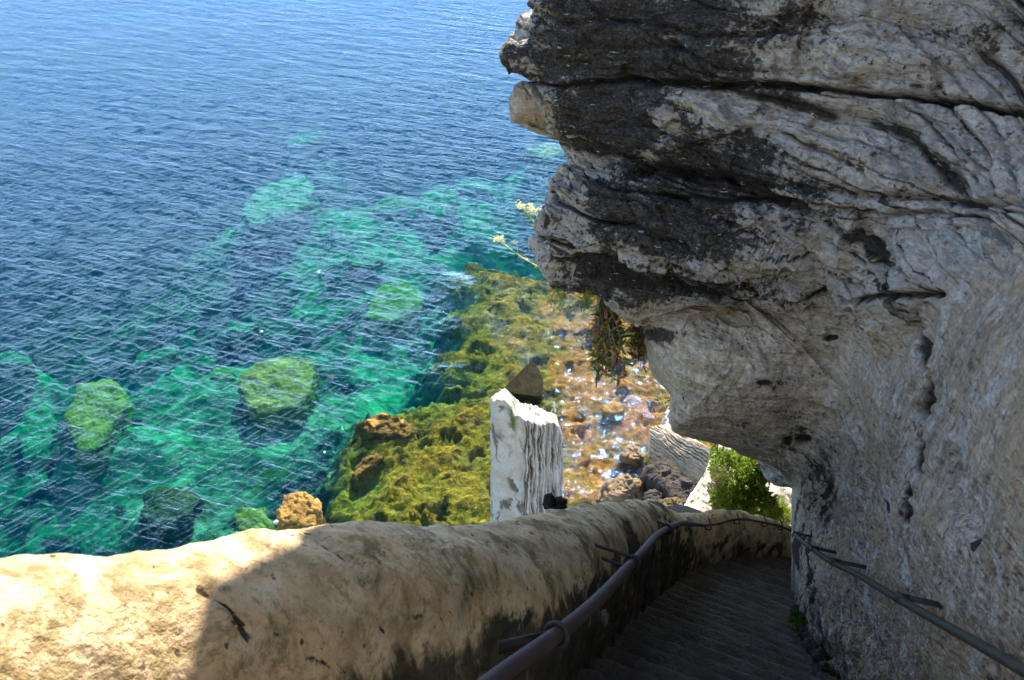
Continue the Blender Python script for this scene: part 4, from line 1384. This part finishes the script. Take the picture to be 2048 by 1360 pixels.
def build_rails():
    ctl = [P(880, 1455, 1.55), P(985, 1362, 1.92), P(1110, 1272, 2.35), P(1265, 1126, 3.9), SURF(1330, 1060, .16), SURF(1360, 1047, .10), SURF(1388, 1048, .06)]
    t = empty('handrail', ctl[2])
    tag(t, 'rusty brown pipe handrail on the parapet side of the steps', 'handrail', None)
    pts = catmull(ctl, 120)
    part('pipe', *tube(pts, .0245, 16), M['rust'], t)
    for i, (px, py, v, plate) in enumerate(((1110, 1272, 2.35, True), (1265, 1126, 3.9, False), (1327, 1062, 6.0, False))):
        c = P(px, py, v)
        ax = pts[np.argmin(np.linalg.norm(pts - c, axis=1))]
        k = int(np.argmin(np.linalg.norm(pts - c, axis=1)))
        dr = pts[min(k + 2, 119)] - pts[k - 2]
        side = -R_
        mb = MB()
        if plate:
            q = P(1004, 1290, 2.25)
            w = q - ax; L = np.linalg.norm(w)
            cc = ax + w * .56
            up_ = np.array([0, 0, 1.0])
            th = np.cross(w / L, up_); th /= np.linalg.norm(th)
            V, Fc = box(cc, w * .5, up_ * .028, th * .004)
            V = np.array(V); V[np.array([v_ @ w for v_ in (V - cc)]) > 0] += up_ * -.012
            mb.add(V, Fc)
        else:
            s = side * (.16 if i == 1 else .14)
            mb.add(*tube(catmull([ax + np.array([0, 0, .035]), ax + np.array([0, 0, .042]) + s * .35, ax + np.array([0, 0, .035]) + s, ax + np.array([0, 0, .035]) + s * 1.4], 10), .009, 6))
            mb.add(*tube(catmull([ax - np.array([0, 0, .035]), ax - np.array([0, 0, .042]) + s * .35, ax - np.array([0, 0, .035]) + s * 1.4], 10), .009, 6))
        b = part('bracket', *mb.get(), M['iron'], t)
        V, Fc = bracket_ring(ax, dr, .034, .009)
        rg = link_mesh('ring', V - np.array(t.location[:]), Fc, M['iron'])
        rg.parent = b
    # chain along the far part of the parapet
    cp = [SURF(x, y, .05) for x, y in ((1386, 1048), (1412, 1051), (1440, 1047), (1472, 1039), (1500, 1040), (1525, 1045), (1558, 1052), (1584, 1062))]
    pts = catmull(cp, 90)
    t = empty('chain', cp[0]); tag(t, 'dark iron chain along the far curve of the parapet', 'chain')
    mb = MB()
    for k in range(0, 89):
        a, b = pts[k], pts[k + 1]
        d = b - a; L = np.linalg.norm(d); d /= L
        u = np.cross(d, [0, 0, 1.0]); u /= np.linalg.norm(u); w = np.cross(d, u)
        u2 = u if k % 2 else w
        ang = np.linspace(0, 2 * np.pi, 9)
        ring = (a + b) / 2 + np.cos(ang)[:, None] * d * L * .72 + np.sin(ang)[:, None] * u2 * .013
        mb.add(*tube(ring, .005, 4, False))
    part('links', *mb.get(), M['iron'], t)
    for px, py in ((1412, 1051), (1470, 1040), (1525, 1045), (1558, 1052)):
        c = SURF(px, py, .04)
        V, Fc = tube(catmull([c, c - np.array([0, 0, .05]), c - np.array([-.05, 0, .06]), c - np.array([-.05, -.12, .02])], 10), .007, 5)
        part('hook', V, Fc, M['iron'], t)
    # cliff-side rail
    ctl = [P(2180, 1420, 1.62), P(2048, 1341, 1.88), P(1900, 1256, 2.4), P(1800, 1200, 2.92), P(1720, 1152, 3.6), P(1665, 1125, 4.25), P(1625, 1098, 5.1), P(1603, 1082, 5.7), P(1588, 1068, 6.3)]
    pts = catmull(ctl, 110)
    t = empty('handrail', ctl[3]); tag(t, 'thin dark green pipe handrail fixed to the cliff wall', 'handrail')
    part('pipe', *tube(pts, .0135, 12), M['greenpipe'], t)
    for px, py, v in ((1800, 1200, 2.92), (1668, 1126, 4.2), (1628, 1100, 5.0), (1592, 1071, 6.2)):
        k = int(np.argmin(np.linalg.norm(pts - P(px, py, v), axis=1)))
        c = pts[k]
        inn = R_ * .19 + DH * .03
        mb = MB()
        mb.add(*box(c + np.array([0, 0, .020]) + inn * .42, inn * .45, np.array([0, 0, .003]), DH * .010))
        mb.add(*box(c + np.array([0, 0, .010]), DH * .012, np.array([0, 0, .014]), R_ * .019))
        part('bracket', *mb.get(), M['iron'], t)


def pebble(name, label, c, r, mat, cat='stone', group=None, n=24):
    th = np.linspace(0, 2 * np.pi, n, endpoint=False); ph = np.linspace(.02, np.pi - .02, n // 2)
    d = np.stack([np.outer(np.sin(ph), np.cos(th)), np.outer(np.sin(ph), np.sin(th)), np.outer(np.cos(ph), np.ones(n))], -1)
    d = np.sign(d) * np.abs(d)**.8
    G = d * np.asarray(r, float) * (1 + .34 * fbm(d * 1.4 + np.asarray(c) * 7, 3) + .16 * facets(d * 1.5 + np.asarray(c) * 5, 2)[0])[..., None]
    Fc = [tuple(int(i) for i in f) for f in grid_faces(len(ph), n, True)] + [tuple(range(n))[::-1], tuple(range((len(ph) - 1) * n, len(ph) * n))]
    o = link_mesh(name, G.reshape(-1, 3), Fc, mat)
    o.location = tuple(map(float, c))
    return tag(o, label, cat, group)


def build_small():
    # dark lump on the parapet
    c = P(1098, 1003, 3.95); e = P(1118, 1007, 4.0)
    o = pebble('dark_stone', 'black two-lobed stone on the parapet top before the pillar', c, (.030, .03, .038), M['black'])
    q = pebble('lobe', '', e, (.045, .03, .024), M['black'])
    bpy.context.view_layer.update()
    q.parent = o; q.location = tuple(e - c)
    for k in ('label', 'category'):
        if k in q: del q[k]
    pebble('pebble', 'pale grey pebble lying on the outer parapet edge below the ochre rock', P(552, 1044, 1.83), (.006, .006, .004), M['pebble'])
    # white specks on the sea
    for px, py, r, lab in ((637, 545, .10, 'white speck floating between the oblique and the rounded boulder'), (523, 663, .08, 'white speck floating beside the narrow emerald boulder')):
        c = PZ(px, py, 0.05)
        pebble('float', lab, c, (r, r * .7, r * .6), M['white'], 'float', 'white specks on the sea')
    # rubble along the foot of the cliff wall
    spots = [(1622, 1215), (1632, 1232), (1640, 1250), (1655, 1266), (1668, 1280), (1684, 1290), (1700, 1300), (1718, 1316), (1735, 1330), (1752, 1348), (1772, 1362), (1712, 1325), (1660, 1254), (1730, 1345), (1690, 1306), (1648, 1262)]
    for k, (px, py) in enumerate(spots):
        r = ray(px - 14 - 66 * (py - 1200) / 160.0, py); tt = -1.13 / (r @ N_)
        c = CAM + r * tt + N_ * .03 - R_ * .03
        s = RNG.uniform(.03, .075)
        pebble('rubble_stone', 'small dark rubble stone in the gutter between steps and cliff wall', c, (s, s * RNG.uniform(.6, 1.2), s * .6), M['dark'] if k % 3 else M['brown'], 'stone', 'rubble along the foot of the cliff wall')
    # pale stone set in the parapet side under the rail
    pebble('set_stone', 'pale rough stone bedded in the parapet side below the handrail', P(1209, 1237, 3.5), (.016, .03, .036), M['tanrock'])
    # weeds in the gutter
    r = ray(1606, 1240); c = CAM + r * (-1.08 / (r @ N_)) - R_ * .03
    t = empty('gutter_weed', c); tag(t, 'small dark green weeds growing in the gutter at the wall foot', 'plant')
    V, Fc = foliage([(c + R_ * RNG.uniform(-.05, .06) + D * RNG.uniform(-.5, .5), .05) for _ in range(12)], .03, 26000, .3)
    part('leaves', V, Fc, M['moss'], t, smooth=False)
    mb = MB()
    for i in range(14):
        mb.add(*tube([c + D * RNG.uniform(-.5, .5), c + D * RNG.uniform(-.5, .5) + N_ * .05], .002, 4, False))
    part('stems', *mb.get(), M['wood'], t)


def build_lower():
    # pale ledge running up to the left of the shrub
    pix = [(1440, 884, 14.9), (1462, 893, 15.2), (1585, 960, 15.6), (1600, 1060, 15.4), (1500, 1075, 14.2), (1430, 1080, 13.4), (1375, 1062, 12.9), (1362, 1025, 13.0), (1388, 985, 13.6), (1410, 945, 14.1)]
    rim = [P(*q) for q in pix]
    o = radial_rock('ledge', rim, -.5, M['ledge'], dome=-.02, noise=.04, nth=260, nring=60, flare=.25, nfreq=2.5, edge=14)
    tag(o, 'sunlit white pitted rock ledge beside the green shrub', 'rock')
    # second nose of cliff seen through the vault
    pts = [(1516, 880, 10.4), (1700, 880, 9.6), (1760, 960, 9.6), (1700, 1000, 10.0), (1640, 985, 10.4), (1584, 972, 11.0), (1556, 964, 11.4), (1532, 955, 11.6), (1530, 946, 11.6), (1520, 925, 11.3), (1517, 905, 10.9)]
    A = np.array([P(*q) for q in pts])
    c = A.mean(0)
    rows = []
    n = 160
    loop = np.concatenate([A, A[:1]]); per = np.concatenate([[0], np.cumsum(np.linalg.norm(np.diff(loop, axis=0), axis=1))])
    L = np.stack([np.interp(np.linspace(0, per[-1], n, endpoint=False), per, loop[:, k]) for k in range(3)], 1)
    for t, sc in [(-.0, s) for s in np.linspace(.03, .96, 40)] + [(.05, 1.0)] + [(t, 1 + .03 * math.sin(t * 3)) for t in np.linspace(.12, 3.5, 50)]:
        q = c + (L - c) * sc + ray(1560, 930) * t - ray(1560, 930) * .25 * max(0, 1 - sc)
        rows.append(q)
    G = np.array(rows)
    nn = grid_normals(np.concatenate([G, G[:, :1]], 1))[:, :-1]
    nn = nn * np.sign(np.einsum('ijk,ijk->ij', nn, G - (c + ray(1560, 930) * 1.5)))[..., None]
    hs, jt = strata(G)
    G = G + nn * (.35 * hs + .05 * fbm(G * 3, 4))[..., None]
    z = np.zeros(G.shape[:2])
    Fc = [tuple(int(i) for i in f) for f in grid_faces(len(rows), n, True)] + [tuple(range(n))[::-1]]
    o = link_mesh('rock_nose', G.reshape(-1, 3), Fc, M['cliff'], None, dict(stain=(z + .25).ravel(), wall=z.ravel(), warm=(z + .3).ravel(), crev=(jt * .6).ravel()))
    tag(o, 'smaller jutting rock nose seen through the opening above the shrub', 'rock')
    # lower parapet end and sunlit landing
    a0 = P(1548, 1052, 17.0); a1 = P(1572, 1006, 19.0)
    dv = (a1 - a0); wv = R_ * .16
    V = []
    nl = 30
    for i in range(nl):
        t = i / (nl - 1)
        q = a0 + dv * t
        for (u, h) in ((-1, -1.6), (-1, -.05), (-.75, 0), (.75, 0), (1, -.05), (1, -1.6)):
            V.append(q + wv * u + np.array([0, 0, h]) + .012 * RNG.normal(size=3))
    Fc = [tuple(int(k) for k in f) for f in grid_faces(nl, 6)] + [tuple(range(6))[::-1], tuple(range((nl - 1) * 6, nl * 6))]
    o = link_mesh('low_wall', V, Fc, M['cream'], None, None, False)
    tag(o, 'short cream rendered wall end lit by the sun beyond the parapet', 'wall')
    q = [P(1558, 1075, 17.5), P(1640, 1075, 17.5), P(1640, 985, 21.0), P(1572, 985, 21.0)]
    n = 20
    u = np.linspace(0, 1, n)
    G = np.array([[(1 - a) * ((1 - b) * q[0] + b * q[1]) + a * ((1 - b) * q[3] + b * q[2]) for b in u] for a in u])
    G[..., 2] += .04 * fbm(G * 2, 3)
    o = link_mesh('lower_path', G.reshape(-1, 3), grid_faces(n, n), M['cream'])
    structure(o, 'sunlit pale path at the foot of the steps', 'path')


build_rocks()
build_sea()
build_cliff()
SURF = finish_parapet()
build_pillar()
build_lower()
build_plants()
build_stairs()
build_rails()
build_small()

# ------------------------------------------------------------------ light, camera
SUN_AZ, SUN_EL = math.radians(10.0), math.radians(41.0)
sv = Vector((math.sin(SUN_AZ) * math.cos(SUN_EL), math.cos(SUN_AZ) * math.cos(SUN_EL), math.sin(SUN_EL)))
sl = bpy.data.lights.new('sun', 'SUN')
sl.energy = 5.0; sl.angle = math.radians(.5); sl.color = (1, .93, .82)
so = bpy.data.objects.new('sun', sl); COL.objects.link(so)
so.rotation_mode = 'QUATERNION'; so.rotation_quaternion = sv.to_track_quat('Z', 'Y')

w = bpy.data.worlds.new('World'); scene.world = w; w.use_nodes = True
nt = w.node_tree
sky = nt.nodes.new('ShaderNodeTexSky'); sky.sky_type = 'NISHITA'; sky.sun_disc = False
sky.sun_elevation = SUN_EL; sky.sun_rotation = SUN_AZ
sky.air_density = 1.0; sky.dust_density = 0.0; sky.ozone_density = 2.0
bg = nt.nodes['Background']; bg.inputs['Strength'].default_value = .13
nt.links.new(sky.outputs[0], bg.inputs['Color'])

cd = bpy.data.cameras.new('camera'); co = bpy.data.objects.new('camera', cd); COL.objects.link(co)
co.location = tuple(CAM); co.rotation_euler = (math.radians(90) - PITCH, 0, 0)
cd.sensor_width = 36; cd.lens = 36 * F / W; cd.clip_start = .05; cd.clip_end = 4000
cd.dof.use_dof = True; cd.dof.focus_distance = 7.0; cd.dof.aperture_fstop = 7.0
scene.camera = co
vs = scene.view_settings
vs.view_transform = 'Standard'; vs.look = 'None'; vs.gamma = 1; vs.use_curve_mapping = False
vs.exposure = 1.6
scene.cycles.use_denoising = True
scene.cycles.use_adaptive_sampling = True; scene.cycles.adaptive_threshold = .02
scene.cycles.max_bounces = 8; scene.cycles.diffuse_bounces = 4; scene.cycles.volume_bounces = 1
scene.cycles.transparent_max_bounces = 12
scene.cycles.sample_clamp_indirect = 6
